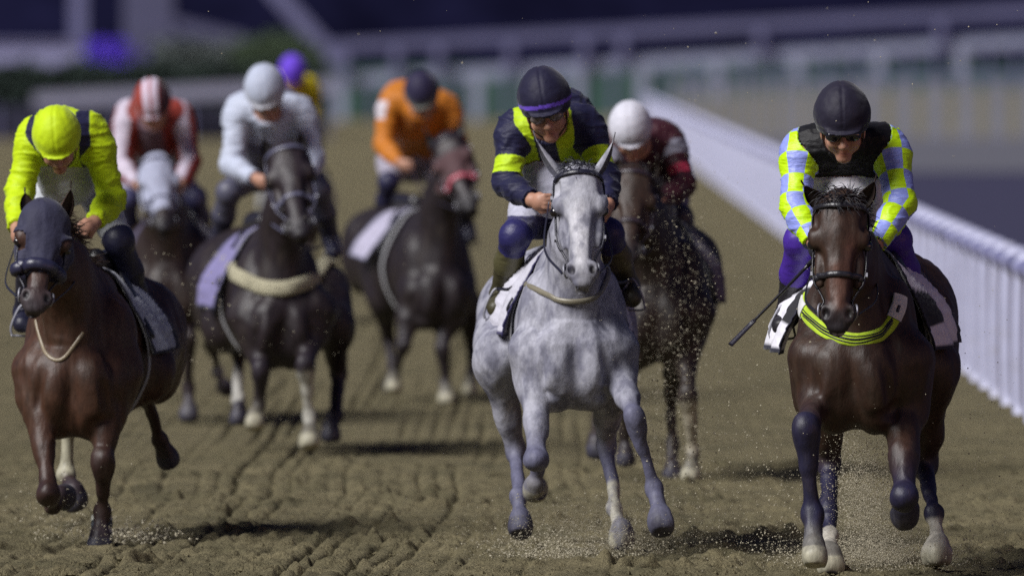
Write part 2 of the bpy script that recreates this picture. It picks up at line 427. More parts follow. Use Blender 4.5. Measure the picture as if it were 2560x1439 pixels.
# ---------------------------------------------------------------- near picket rail
def near_fence():
    root = empty('running_rail', (fx(66), 66, 0), 'white plastic running rail on close upright supports beside the track at right', 'rail')
    sp = 1.86; Y = 62.3; k = 0; rest = M(); hv = 0.93
    while Y < 345:
        x = fx(Y); m_ = M() if k < 100 else rest; jx = random.uniform(-0.008, 0.008)
        r = 0.050 * random.uniform(0.93, 1.07)
        tube([(x + jx + 0.01, Y, -0.03), (x + jx, Y, 0.3), (x, Y, hv - 0.12), (x + 0.02, Y, hv)], r, n=9, seg=12, mesh=m_)
        tube([(x + 0.0, Y, hv - 0.10), (x + 0.005, Y, hv - 0.02), (x + 0.03, Y, hv + 0.045), (x + 0.09, Y, hv + 0.055), (x + 0.14, Y, hv + 0.0)], [0.036, 0.052, 0.058, 0.056, 0.05], n=14, seg=12, mesh=m_)
        if k < 100: m_.build('support', white, root)
        k += 1; Y += sp if Y < 210 else 3.0
    tag(rest.build('support', white, root), kind='stuff')
    for n_, (y0, y1) in enumerate([(60, 72), (72, 84), (84, 108), (108, 180), (180, 346)]):
        tube([(fx(y) + 0.02, y, hv + 0.0) for y in np.linspace(y0, y1 - 0.01, 12)], 0.062, 0.062, n=12, seg=14).build('top_rail', rail_shade_m, root)
mat_post = mat('post_grey', (0.3, 0.3, 0.34), rough=0.5)
near_fence()

# ---------------------------------------------------------------- far rails across the end of the straight
def beam(name, a, b, hh, dd, parent, m):
    a = np.array(a, float); b = np.array(b, float); d = nrm(b - a); L = np.linalg.norm(b - a); up = nrm(np.array([0, 0, 1]) - d * d[2]); n = np.cross(d, up)
    return box((0, -dd / 2, -hh / 2), (L, dd / 2, hh / 2), A=[d, n, up], c=a).build(name, m, parent, smooth=False)
far_white = mat('far_white', (0.27, 0.29, 0.41), rough=0.5, noise=0.15, nscale=1)
far_dim = mat('far_dim', (0.11, 0.11, 0.22), rough=0.6, noise=0.15, nscale=1)
far_green = mat('green_board', (0.035, 0.085, 0.072), rough=0.8, noise=0.3, nscale=0.8)
def far_rail():
    Y = 392
    def Bz(x): return 205 + (x - 820) * (104 - 205) / 1740.0
    def Az(x): return 118 + (x - 820) * (28 - 118) / 1740.0
    r = empty('running_rail', P(1700, 300, Y) * [1, 1, 0], 'tall double white running rail crossing the far end of the track', 'rail')
    beam('lower_rail', P(790, Bz(790), Y), P(2750, Bz(2750), Y), 0.42, 0.25, r, far_white)
    beam('upper_rail', P(800, Az(800), Y), P(2750, Az(2750), Y), 0.38, 0.25, r, far_dim)
    for px in (850, 1190, 1325, 1445, 1605, 1790, 1992, 2196, 2402, 2600):
        p = P(px, 290, Y - 0.5); q = P(px, Bz(px), Y - 0.5)
        box((p[0] - 0.19, p[1] - .15, -0.1), (p[0] + 0.19, p[1] + .15, q[2])).build('post', far_white, r, smooth=False)
    for px in range(930, 2640, 67):
        p = P(px, 290, Y - 0.3); q = P(px, Bz(px), Y - 0.3); box((p[0] - 0.07, p[1] - .07, -0.1), (p[0] + 0.07, p[1] + .07, q[2])).build('upright', far_dim, r, smooth=False)
    for px in (860, 990, 1095, 1275, 1460, 1555, 1900, 2350):
        p = P(px, Bz(px), Y - 0.4); q = P(px, Az(px), Y - 0.4)
        box((p[0] - 0.15, p[1] - .1, p[2]), (p[0] + 0.15, p[1] + .1, q[2])).build('post', far_dim, r, smooth=False)
    g = empty('board_fence', P(1700, 300, 396) * [1, 1, 0], 'green board fence behind the far white posts', 'fence')
    box((P(808, 0, 396)[0], 396, -0.05), (P(2750, 0, 396)[0], 396.15, 1.9)).build('board_panel', far_green, g, smooth=False)
    for px in range(900, 2700, 240):
        x = P(px, 0, 395.9)[0]; box((x - .1, 395.85, -0.05), (x + .1, 395.97, 1.94)).build('post', far_green, g, smooth=False)
    # wide white boards of the crossing rail at the right
    Yb = 300
    bo = empty('crossing_fence', P(2250, 350, Yb) * [1, 1, 0], 'far white fence of wide upright boards beyond the grey apron at right', 'fence')
    x = 1690
    while x < 2700:
        st, wd = (78, .25) if x > 2180 else (48, .15) if x > 1980 else (30, .09)
        p = P(x, 352, Yb); q = P(x, 204, Yb)
        box((p[0] - wd, Yb - 0.03, -0.05), (p[0] + wd, Yb + 0.03, q[2])).build('board', far_board, bo, smooth=False); x += st
    beam('rail', P(1690, 205, Yb + 0.2), P(2700, 188, Yb + 0.2), 0.14, 0.1, bo, far_dim)
    beam('base_rail', P(1690, 356, Yb - 0.2), P(2700, 356, Yb - 0.2), 0.22, 0.1, bo, far_dim)
def bank():
    xs = [P(px, 0, 380)[0] for px in (1380, 1500, 1600, 1700, 1900, 2300, 2800, 3600)]; hs = [0, .05, .3, .6, .85, 1.0, 1.05, 1.05]
    Pt = np.array([[(x, y, h_ * k + .02) for y, k in ((304, 0), (330, .35), (360, .75), (385, 1), (420, 1), (430, 0))] for x, h_ in zip(xs, hs)]); n, k = Pt.shape[:2]; i = np.arange(n - 1)[:, None] * k; j = np.arange(k - 1)[None]
    tag(M().add(Pt.reshape(-1, 3), [np.stack([i + j, i + k + j, i + k + j + 1, i + j + 1], -1).reshape(-1, 4)]).build('bank', mat('bank_sand', (0.15, 0.135, 0.085), rough=.95, noise=.3, nscale=2)), kind='structure')
bank()
far_board = mat('far_board', (0.20, 0.205, 0.24), rough=0.6, noise=0.15, nscale=1)
far_rail()

# ---------------------------------------------------------------- left background
hedge_m = mat('hedge_leaves', (0.042, 0.060, 0.052), rough=0.9, spec=0.1, noise=0.7, nscale=6)
bush_m = mat('bush_leaves', (0.07, 0.10, 0.06), rough=0.9, spec=0.1, noise=0.7, nscale=6)
def leafy(name, lo, hi, n, sz, m, parent=None, roundish=False, seed=1):
    r = np.random.default_rng(seed); lo = np.array(lo, float); hi = np.array(hi, float)
    p = r.random((n, 3))
    if roundish:
        d = r.normal(size=(n, 3)); d /= np.linalg.norm(d, axis=1, keepdims=True); p = 0.5 + d * (r.random((n, 1)) ** 0.4) * 0.5
        p += 0.04 * r.normal(size=(n, 3))
    else:
        p[:, 2] *= 1 + 0.05 * np.sin(p[:, 0] * 37) + 0.04 * r.normal(size=n)
    c = lo + p * (hi - lo); a = r.normal(size=(n, 3)); b = np.cross(a, r.normal(size=(n, 3)))
    a /= np.linalg.norm(a, axis=1, keepdims=True); b /= np.linalg.norm(b, axis=1, keepdims=True); s = sz * r.uniform(0.6, 1.3, (n, 1))
    V = np.stack([c - a * s, c - b * s * .6, c + a * s, c + b * s * .6], 1).reshape(-1, 3)
    return M().add(V, [np.arange(4 * n).reshape(-1, 4)]).build(name, m, parent, smooth=False)
def left_bg():
    Y = 304; h = empty('hedge', P(400, 350, Y) * [1, 1, 0], 'long dark clipped hedge behind the white rail at left', 'hedge')
    a, b = P(-160, 0, Y)[0], P(806, 0, Y)[0]
    leafy('foliage', (a, Y, 0), (b, Y + 2.5, 1.98), 24000, 0.11, hedge_m, h)
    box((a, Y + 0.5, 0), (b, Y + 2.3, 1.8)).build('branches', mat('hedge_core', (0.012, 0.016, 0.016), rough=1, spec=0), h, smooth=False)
    # added dark strip with posts, standing for the shade on the hedge's lower front
    shade_root = empty('barrier', P(400, 350, Y - 1) * [1, 1, 0], 'low dark navy barrier along the foot of the hedge', 'barrier')
    box((a, Y - 1.2, 0), (b, Y - 1.1, 0.9)).build('panel', mat('hedge_foot_shade', (0.012, 0.012, 0.036), rough=0.7, noise=0.2, nscale=0.7), shade_root, smooth=False)
    for px in range(0, 800, 160):
        x = P(px, 0, Y)[0]; box((x - .05, Y - 1.3, 0), (x + .05, Y - 1.2, 0.92)).build('post', far_dim, shade_root, smooth=False)
    wr = empty('side_rail', P(400, 350, Y - 2) * [1, 1, 0], 'white rail in front of the dark hedge at left', 'rail')
    beam('rail', P(85, 252, Y - 2), P(835, 214, Y - 2), 0.40, 0.12, wr, mat('rail_white', (0.22, 0.22, 0.31), rough=0.5, noise=.1, nscale=2))
    for px in (110, 290, 480, 660, 820):
        p = P(px, 250, Y - 1.9); box((p[0] - .04, p[1] - .04, 0), (p[0] + .04, p[1] + .04, p[2])).build('post', far_dim, wr, smooth=False)
    bu = empty('bush', P(690, 300, 330) * [1, 1, 0], 'rounded green bush standing above the hedge near the rail corner', 'bush')
    c0, c1 = P(560, 0, 330), P(820, 0, 330)
    leafy('foliage', (c0[0], 328, 0.1), (c1[0], 333, 2.85), 12000, 0.13, bush_m, bu, True, 5)
    tube([(c0[0] * .5 + c1[0] * .5, 330.5, 0), (c0[0] * .5 + c1[0] * .5, 330.5, 1.4)], 0.1, 0.07).build('trunk', mat('bark', (0.05, 0.04, 0.03)), bu)
    c2 = P(380, 0, 340)[0]; sh = empty('shrub_bed', (c2 + 1, 340, 0), 'low grey green shrubs between the flowers and the rounded bush', 'shrubs')
    leafy('foliage', (c2, 338, 0), (P(600, 0, 340)[0], 342, 2.55), 7000, .13, mat('shrub_leaves', (0.10, 0.12, 0.12), rough=.9, noise=.6, nscale=5), sh, False, 14)
    box((c2 + .1, 339, 0), (P(600, 0, 340)[0] - .1, 341, 2.2)).build('branches', hedge_m, sh, smooth=False)
    # steel structures beyond: gantry post, pale column, leaning struts, parapet
    Yc = 430
    steel = mat('pale_steel', (0.13, 0.13, 0.26), rough=0.6, noise=.2, nscale=1); steel2 = mat('dim_steel', (0.075, 0.075, 0.15), rough=0.6, noise=.2, nscale=1)
    def up(name, px, y0, w_, label, cat, m_, dpt=0.5, top=14):
        p = P(px, y0, Yc); r = empty(name, (p[0], Yc, 0), label, cat)
        box((p[0] - w_ / 2, Yc - dpt / 2, 0), (p[0] + w_ / 2, Yc + dpt / 2, top)).build('shaft', m_, r, smooth=False)
        box((p[0] - w_ / 2 - .2, Yc - dpt / 2 - .2, 0), (p[0] + w_ / 2 + .2, Yc + dpt / 2 + .2, 0.5)).build('base', m_, r, smooth=False)
    up('steel_post', 196, 100, 0.62, 'pale upright post rising beyond the parapet at far left', 'post', steel)
    up('column', 372, 100, 1.9, 'broad pale column standing between the upright post and the leaning strut', 'column', steel2, 1.2)
    pw = empty('parapet', P(60, 200, Yc - 3) * [1, 1, 0], 'pale low parapet wall at the far left edge behind the hedge', 'wall')
    a, b = P(-200, 0, Yc - 3)[0], P(212, 0, Yc - 3)[0]; z1 = P(0, 112, Yc - 3)[2]
    box((a, Yc - 3.3, 0), (b, Yc - 2.7, z1)).build('wall', mat('parapet_white', (0.24, 0.24, 0.42), rough=.7, noise=.15, nscale=1), pw, smooth=False)
    box((a, Yc - 3.4, z1), (b, Yc - 2.6, z1 + 0.15)).build('coping', steel, pw, smooth=False)
    def strut(p0, p1, w_, label):
        a = P(*p0, Yc - 5); b = P(*p1, Yc - 5); d = b - a; a = a - d * (a[2] / d[2]); 
        r = empty('leaning_strut', (a[0], a[1], 0), label, 'strut'); beam('shaft', a, b + d * 2.5, w_, 0.4, r, steel if w_ > .6 else steel2)
        box((a[0] - .6, a[1] - .6, 0), (a[0] + .6, a[1] + .6, .35)).build('base', steel2, r, smooth=False)
    strut((850, 165), (705, 0), 0.62, 'pale steel strut leaning up to the left beside the corner of the far rail')
    sb = empty('low_strut', (P(560, 0, Yc - 4)[0], Yc - 4, 0), 'dim sloping strut low between the column and the bush', 'strut')
    beam('shaft', P(430, 60, Yc - 4), P(640, 110, Yc - 4), 0.5, 0.4, sb, steel2)
    p = P(640, 110, Yc - 4); box((p[0] - .2, p[1] - .2, 0), (p[0] + .2, p[1] + .2, p[2])).build('leg', steel2, sb, smooth=False)
    p = P(430, 60, Yc - 4); box((p[0] - .2, p[1] - .2, 0), (p[0] + .2, p[1] + .2, p[2])).build('leg', steel2, sb, smooth=False)
    fl = empty('flower_bed', (P(268, 0, 415)[0], 415, 0), 'raised bed of purple flowers beside the pale post', 'flower bed')
    a, b = P(212, 0, 415)[0], P(322, 0, 415)[0]
    box((a, 414.5, 0), (b, 416, 1.9)).build('planter', steel2, fl, smooth=False)
    leafy('flowers', (a, 414.2, 1.75), (b, 416.2, 2.75), 1500, .12, mat('purple_petals', (0.11, 0.05, 0.62), rough=.8), fl, False, 9)
    f2 = empty('flower_bed', (P(375, 0, 418)[0], 418, 0), 'smaller paler purple flower bed at the foot of the broad column', 'flower bed')
    a, b = P(345, 0, 418)[0], P(405, 0, 418)[0]
    box((a, 417.5, 0), (b, 419, 1.9)).build('planter', steel2, f2, smooth=False)
    leafy('flowers', (a, 417.2, 1.8), (b, 419.2, 2.4), 700, .12, mat('lilac_petals', (0.07, 0.05, 0.24), rough=.8), f2, False, 10)
left_bg()
# ================================================================ HORSES
horse_gloss = mat('coat', attr=True, rough=0.50, spec=0.42, noise=0.5, nscale=34, bump=0.006, bscale=20, stretch=(1, 1, .35), dark=(0.085, 0.068, 0.05, .22), dscale=16, dlo=.5, dhi=.7)
horse_grey = mat('grey_coat', attr=True, rough=0.55, spec=0.3, noise=0.30, nscale=40, bump=0.006, bscale=18, stretch=(1, 1, .6), dark=(0.11, 0.11, 0.16, 0.7), dscale=11, ddet=5, dlo=0.44, dhi=0.60)
hair_m = mat('hair', attr=True, rough=0.5, noise=0.3, nscale=40)
leather = mat('leather', attr=True, rough=0.36, spec=0.65, noise=0.2, nscale=60, bump=0.001, bscale=200)
cloth = mat('cloth', attr=True, rough=0.75, noise=0.16, nscale=22, bump=0.006, bscale=26, sheen=0.2)
metal = mat('bit_metal', (0.30, 0.30, 0.34), rough=0.55, metal=0.7)
eye_m = mat('eye', (0.008, 0.006, 0.008), rough=0.06, spec=0.8)
BLK = (0.012, 0.011, 0.016)

def head_frame(u, turn=0.0, roll=0.0):
    'u: poll to nose; w: to the right of the picture; v: out of the forehead'
    u = nrm(u); X = np.array([math.cos(turn), math.sin(turn), math.sin(roll)]); w_ = nrm(X - u * (X @ u)); v = np.cross(w_, u)
    if v[1] > 0: v = -v
    return u, w_, v

def ear(mesh, base, axis, outw, open_dir, L, W, cin, cout):
    'a cupped pointed ear: half tube whose opening faces open_dir'
    axis = nrm(axis); o = nrm(open_dir - axis * (np.dot(open_dir, axis))); s = np.cross(axis, o); n = 14; m_ = 15
    for sgn, col, inset in ((1, cout, 0.0), (-1, cin, 0.006)):
        Pt = np.zeros((n, m_, 3))
        for i in range(n):
            t = i / (n - 1); wd = W * (math.sin(min(1, (t + 0.16) * 1.05) ** 0.75 * math.pi) ** 0.8 if t < 0.93 else 0.04); wd = max(wd, W * 0.05)
            spread = R(215 - 70 * (1 - t) ** 2 * 0 - 40 * t) / 2
            c = base + axis * L * t + outw * L * 0.10 * math.sin(t * 2.6)
            for j in range(m_):
                a = (j / (m_ - 1) * 2 - 1) * spread
                Pt[i, j] = c + (-o * math.cos(a) * (wd - inset) * 0.8 + s * math.sin(a) * (wd - inset)) + o * wd * 0.25
        i = np.arange(n - 1)[:, None] * m_; j = np.arange(m_ - 1)[None]
        q = np.stack([i + j, i + m_ + j, i + m_ + j + 1, i + j + 1], -1).reshape(-1, 4)
        if sgn < 0: q = q[:, ::-1]
        mesh.add(Pt.reshape(-1, 3), [q], col)

def strands(mesh, roots, dirs, L, r, col, droop=0.3, wob=0.25, seed=0, n=6, seg=4):
    g = np.random.default_rng(seed)
    for p, d in zip(roots, dirs):
        d = nrm(d + g.normal(size=3) * wob); l = L * g.uniform(0.6, 1.15); pts = [np.array(p)]
        for k in range(n - 1):
            d = nrm(d + np.array([0, 0, -droop / n]) + g.normal(size=3) * wob * 0.35); pts.append(pts[-1] + d * l / (n - 1))
        c = np.array(col) * g.uniform(0.7, 1.5)
        tube(pts, [r, r * 0.9, r * 0.15], n=n + 2, seg=seg, col=c, mesh=mesh)

def leg_front(S, sh, el, kn, fe, hoof, sole, c0, c1, ch, sc_=1.0, side=1, ax=(1, 0, 0)):
    sh, el, kn, fe, hoof, sole = [np.asarray(q, float) for q in (sh, el, kn, fe, hoof, sole)]
    r = sc_
    S.cap(sh, el, .115 * r, .085 * r, c0, 'fore', 0.07)
    S.cap(el, el * .4 + kn * .6, .074 * r, .043 * r, c0, 'fore', 0.05); S.cap(el * .5 + kn * .5, kn, .045 * r, .038 * r, np.asarray(c0) * .45 + np.asarray(c1) * .55, 'fore', 0.03)
    S.cap(el * .85 + kn * .15 + np.array([0.0, -.02, 0]), el * .5 + kn * .5 + np.array([0, -.018, 0]), .05 * r, .036 * r, c0, 'fore', 0.03)
    d = nrm(fe - kn); S.cap(kn, kn + d * .15, .043 * r, .028 * r, c1, 'cannon', 0.03)
    S.cap(kn - d * .03, kn + d * .04, .044 * r, .042 * r, c1, 'knee', 0.03); S.ell(kn + np.array([0, -.016, 0.0]), (.046 * r, .034 * r, .045 * r), col=c1, tg='knee', k=0.015); S.ell(kn + d * .045 + np.array([0, -.008, 0.0]), (.042 * r, .032 * r, .02 * r), col=c1, tg='knee', k=0.012)
    S.cap(kn + d * .02, fe, .029 * r, .024 * r, c1, 'cannon', 0.03)
    S.cap(kn + d * .05 + np.array([0, .024, 0]), fe + np.array([0, .02, 0]), .016 * r, .016 * r, c1, 'cannon', 0.015)
    S.ell(fe, (.038 * r, .040 * r, .042 * r), col=c1, tg='cannon', k=0.025)
    pastern(S, fe, hoof, sole, c1, ch, r)
def pastern(S, fe, hoof, sole, c1, ch, r):
    sole = nrm(sole); S.cap(fe, hoof - sole * .05 * r, .027 * r, .034 * r, c1, 'pastern', 0.025)
    a = hoof - sole * 0.055 * r
    S.cap(a, a + sole * .006, .043 * r, .044 * r, c1, 'pastern', 0.012)
    x = nrm(np.array([1, 0, 0]) - sole * sole[0]); e = ell_fn(hoof - sole * .012 * r, (.051 * r, .055 * r, .058 * r), [x, np.cross(sole, x), sole]); k_ = cap_fn(a, hoof, .041 * r, .052 * r)
    fn = lambda X, Y, Z: smin(e(X, Y, Z), k_(X, Y, Z), .02)
    S.cut(hoof + sole * .032 * r, sole, fn, hoof - .12, hoof + .12, 0.006, ch, 'hoof')
    hf = cap_fn(hoof - sole * .012 * r, hoof + sole * .04 * r, .066 * r, .072 * r); pc = hoof - sole * .040 * r
    S.paints.append((lambda X, Y, Z: np.maximum(hf(X, Y, Z), -((X - pc[0]) * sole[0] + (Y - pc[1]) * sole[1] + (Z - pc[2]) * sole[2])), ch, .003))
    if ch[0] > .1: S.paints.append((ell_fn(hoof + sole * .032 * r + np.array([.012, -.05, 0]) * r, (.040 * r, .03, .016 * r), [x, np.cross(sole, x), sole]), (0.05, 0.045, 0.10), .006))
def leg_hind(S, hip, st, hk, fe, hoof, sole, c0, c1, ch, sc_=1.0):
    hip, st, hk, fe, hoof = [np.asarray(q, float) for q in (hip, st, hk, fe, hoof)]; r = sc_
    S.cap(hip, st, .185 * r, .125 * r, c0, 'hind', 0.09, ax=(1, 0, 0), f=0.78)
    S.cap(st, st * .35 + hk * .65, .115 * r, .062 * r, c0, 'hind', 0.06, ax=(1, 0, 0), f=.85); S.cap(st * .4 + hk * .6, hk, .056 * r, .042 * r, c0, 'hind', 0.04)
    d = nrm(fe - hk); bk = np.array([0, 1, 0.0]); bk = nrm(bk - d * (bk @ d))
    S.ell(hk, (.044 * r, .055 * r, .062 * r), col=c1, tg='hock', k=0.03); S.cap(hk + bk * .035, hk + bk * .05 - d * .06, .026 * r, .022 * r, c1, 'hock', 0.03)
    S.cap(hk, fe, .034 * r, .027 * r, c1, 'cannon', 0.03); S.cap(hk + bk * .03, fe + bk * .018, .02 * r, .018 * r, c1, 'cannon', 0.02)
    S.ell(fe, (.040 * r, .042 * r, .044 * r), col=c1, tg='cannon', k=0.025)
    pastern(S, fe, hoof, sole, c1, ch, r)

def horse(h):
    Y0 = h['Y']; q = lambda t: P(t[0], t[1], Y0 + t[2])
    root = empty('race_horse', (q(h['chest'])[0], Y0 + 0.8, 0), h['label'], 'horse', h.get('group', 'racehorses'))
    S = Sdf(h['res'], 0.05); co = np.array(h['coat']); cl = np.array(h.get('legs', h['coat'])); hc = np.array(h.get('headcol', h['coat'])); mz = np.array(h.get('muzzle', BLK)); g = h.get('size', 1.0)
    C, Rm = q(h['chest']), q(h['rump']); b = nrm((Rm - C) * [1, 1, 0]); s_ = np.array([b[1], -b[0], 0]); z = np.array([0, 0, 1.0]); A = np.array([s_, b, z])
    dz = (Rm - C)[2]; Lb = np.linalg.norm((Rm - C)[:2])
    L = lambda s, bb, zz: C + s_ * s * g + b * bb * Lb / 1.4 + z * (zz * g + dz * bb / 1.4 * 0.8)
    # trunk
    S.ell(L(0, .34, .03), (.205 * g, .36, .315 * g), A, co, 'trunk', .1)
    S.ell(L(0, .72, -.02), (.262 * g, .52, .305 * g), A, co, 'trunk', .1); S.ell(L(0, 1.05, .02), (.238 * g, .42, .265 * g), A, co, 'trunk', .1)
    S.ell(L(0, 1.42, .06), (.27 * g, .34, .27 * g), A, co, 'trunk', .1)
    S.cap(L(0, .34, .27), L(0, .62, .29), .11 * g, .09 * g, co, 'trunk', .1); S.cap(L(0, .6, .18), L(0, 1.35, .2), .14 * g, .15 * g, co, 'trunk', .1)
    for sd_ in (-1, 1):
        S.ell(L(sd_ * .158, .13, .0), (.100 * g, .18, .29 * g), A, co, 'shoulder', .07)
        S.ell(L(sd_ * .168, -.01, -.10), (.075 * g, .09, .10 * g), A, co, 'shoulder', .05)
        S.ell(L(sd_ * .095, -.10, -.13), (.088 * g, .09, .15 * g), A, co, 'pectoral', .022)
        S.ell(L(sd_ * .085, -.03, -.25), (.085 * g, .09, .11 * g), A, co, 'pectoral', .06)
        S.ell(L(sd_ * .16, 1.5, .0), (.13 * g, .27, .27 * g), A, co, 'trunk', .08)
    S.cap(L(0, -.225, .03), L(0, -.165, -.28), .026 * g, .026 * g, None, 'pectoral', .035, op='s')
    for sd_ in (-1, 1):
        S.cap(L(sd_ * .135, -.20, .02), L(sd_ * .165, -.135, -.22), .022 * g, .026 * g, None, 'pectoral', .035, op='s')
        S.cap(L(sd_ * .085, -.175, -.30), L(sd_ * .20, -.04, -.25), .022 * g, .034 * g, None, 'pectoral', .035, op='s')
        S.cap(L(sd_ * .27, -.05, .16), L(sd_ * .275, .05, -.14), .018 * g, .022 * g, None, 'shoulder', .04, op='s')
        S.cap(L(sd_ * .20, -.12, .19), L(sd_ * .10, -.17, .07), .02 * g, .02 * g, None, 'shoulder', .05, op='s')
    S.cap(L(0, .0, -.20), L(0, .6, -.20), .13 * g, .13 * g, co, 'trunk', .07)
    # head
    po, no = q(h['poll']), q(h['nose']); u, w_, v = head_frame(no - po, h.get('turn', 0), h.get('roll', 0)); HL = np.linalg.norm(no - po) / 0.60
    hw = h.get('headw', 1.0) * HL; HA = np.array([w_, u, v])
    K = lambda uu, ww, vv: po + (u * uu * HL + w_ * ww * hw + v * vv * HL)
    E = lambda uu, ww, vv, rw, ru, rv, col=None, k=.03, tg='head', op='u': S.ell(K(uu, ww, vv), (rw * hw, ru * HL, rv * HL), HA, hc if col is None else col, tg, k, op)
    E(.06, 0, -.06, .080, .10, .085); E(.15, 0, -.048, .094, .13, .060, k=.04); E(.12, -.05, -.06, .045, .10, .05); E(.12, .05, -.06, .045, .10, .05)
    S.cap(K(.17, 0, -.055), K(.50, 0, -.055), .066 * HL, .046 * HL, hc, 'head', .03); S.cap(K(.13, 0, -.11), K(.50, 0, -.085), .072 * HL, .044 * HL, hc, 'head', .03)
    for t in (-1, 1):
        E(.18, t * .084, -.048, .029, .055, .036, k=.02)                 # brow over the eye
        E(.29, t * .066, -.082, .022, .11, .024, k=.015)                  # facial crest
        E(.19, t * .050, -.165, .042, .125, .10, k=.03)                   # cheek
        E(.105, t * .040, -.035, .026, .06, .03, k=.025); E(.115, t * .088, -.030, .016, .040, .020, k=.03, op='s')
        S.cap(K(.25, t * .030, -.024), K(.46, t * .020, -.030), .022 * HL, .016 * HL, hc, 'head', .012)
        E(.40, t * .062, -.045, .012, .07, .016, k=.03, op='s')
        E(.215, t * .108, -.070, .020, .030, .022, k=.012, op='s')
        E(.525, t * .038, -.052, .024, .042, .032, col=mz, k=.02, tg='muzzle')
        E(.515, t * .047, -.030, .016, .030, .014, col=mz, k=.012, tg='muzzle')
    S.cap(K(.26, 0, -.17), K(.52, 0, -.115), .050 * HL, .032 * HL, hc, 'head', .03)
    E(.535, 0, -.070, .052, .062, .052, col=mz, tg='muzzle'); E(.585, 0, -.066, .040, .028, .034, col=mz, tg='muzzle', k=.015); E(.578, 0, -.118, .033, .034, .026, col=mz, tg='muzzle', k=.012)
    E(.598, 0, -.095, .05, .008, .03, col=mz, tg='muzzle', k=.008, op='s')
    for t in (-1, 1): E(.535, t * .043, -.014, .013, .026, .022, col=mz, k=.012, tg='muzzle', op='s')
    for t in (-1, 1): S.paints.append((ell_fn(K(.533, t * .042, -.026), (.013 * hw, .023 * HL, .02 * HL), HA), (0.006, 0.004, 0.006), 0.005))
    S.paints.append((ell_fn(K(.6, 0, -.096), (.045 * hw, .005 * HL, .03 * HL), HA), (0.008, 0.006, 0.008), 0.004))
    # neck
    nb = L(0, .20, .14); nt_ = K(.10, 0, -.13); nf = h.get('neckf', .60)
    mid = nb * .5 + nt_ * .5 + z * .03
    S.cap(nb, mid, .25 * g, .165 * g, co, 'neck', .10, ax=s_, f=nf * 1.1); S.cap(mid, nt_, .165 * g, .115 * g, co, 'neck', .07, ax=s_, f=nf)
    S.cap(L(0, -.02, -.02), mid - z * .06, .13 * g, .08 * g, co, 'neck', .09); S.cap(L(0, .4, .26), mid + z * .07, .10 * g, .07 * g, co, 'neck', .08)
    # legs
    for key in ('fl', 'fr'):
        j = [q(t) for t in h[key][:5]]; leg_front(S, *j, h[key][5], co, cl, h[key][6], g * h.get('legr', 1.0))
    for key in ('hl', 'hr'):
        j = [q(t) for t in h[key][:5]]; leg_hind(S, *j, h[key][5], co, cl, h[key][6], g * h.get('legr', 1.0))
    for pt in h.get('paints', []): S.paints.append((pt[0](K, q, HA), pt[1], pt[2]))
    S.mesh(2, sig=.022)
    # muscle and vein relief
    D = 0.011 * vnoise(S.V * [1, 1, .5], 8, 3) + 0.007 * vnoise(S.V * [1, 1, .45], 19, 4) + 0.0035 * np.maximum(.22 - np.abs(vnoise(S.V * [1, 1, .5], 9, 7)), 0) / .22
    S.V = S.V + S.N * (D * (1 - S.wt('head', 'muzzle') * .35))[:, None]; S.N = vnormals(S.V, S.Q)
    m = M(); m.add(S.V, [S.Q], S.C)
    for t, key in ((-1, 'earl'), (1, 'earr')):
        base = K(.035, t * .058, -.075); tip = q(h[key]); ax_ = tip - base
        ear(m, base, ax_, w_ * t, h.get('earopen', {}).get(key, v + w_ * t * .35), np.linalg.norm(ax_) * 1.02, h.get('earw', .032) * hw, hc * .45 + .01, hc)
    m.build('body', horse_grey if h.get('grey') else horse_gloss, root)
    for t in (-1, 1):
        ball(K(.212, t * .094, -.062), (.023 * hw, .025 * HL, .023 * HL), HA).build('eye', eye_m, root)
    # forelock, mane, tail
    hm = M(); hcol = h.get('hair', (0.015, 0.013, 0.018)); gr = np.random.default_rng(5)
    nh = 260 if h['res'] < .011 else 50
    rts = [K(.03 + gr.uniform(-.03, .03), gr.uniform(-.045, .045), -.01 + gr.uniform(-.03, .02)) for _ in range(nh)]
    strands(hm, rts, [z * .9 + s_ * gr.uniform(-1.1, 1.1) + v * gr.uniform(-.3, .8) for _ in rts], h.get('forelock', .085), .0026, hcol, 2.4, .35, 1)
    hm.build('forelock', hair_m, root)
    hm = M(); rts = []; t_ = gr.random(nh * 2)
    top0, top1, top2 = K(.02, 0, -.12), mid + z * .15 * g, L(0, .42, .40)
    pth = spline([top0, top1, top2], 50); idx = (t_ * 49).astype(int); rts = S.snap(pth[idx] + s_ * gr.uniform(-.02, .02, (len(idx), 1)), -.005)
    strands(hm, rts, [b * .5 + z * .6 + s_ * gr.uniform(-.4, .9) for _ in rts], .12, .004, hcol, 1.2, .25, 2); hm.build('mane', hair_m, root)
    hm = M(); tb = L(0, 1.72, .18)
    strands(hm, [tb + gr.normal(size=3) * .02 for _ in range(60)], [b * 1.0 + z * .25 for _ in range(60)], .75, .006, hcol, 1.6, .12, 3); hm.build('tail', hair_m, root)
    h.update(root=root, S=S, K=K, Lf=L, HA=HA, w=w_, u=u, v=v, s=s_, b=b, q=q, HL=HL, hw=hw, g=g, mid=mid)
    if 'bridle' in h: bridle(h)
    return h

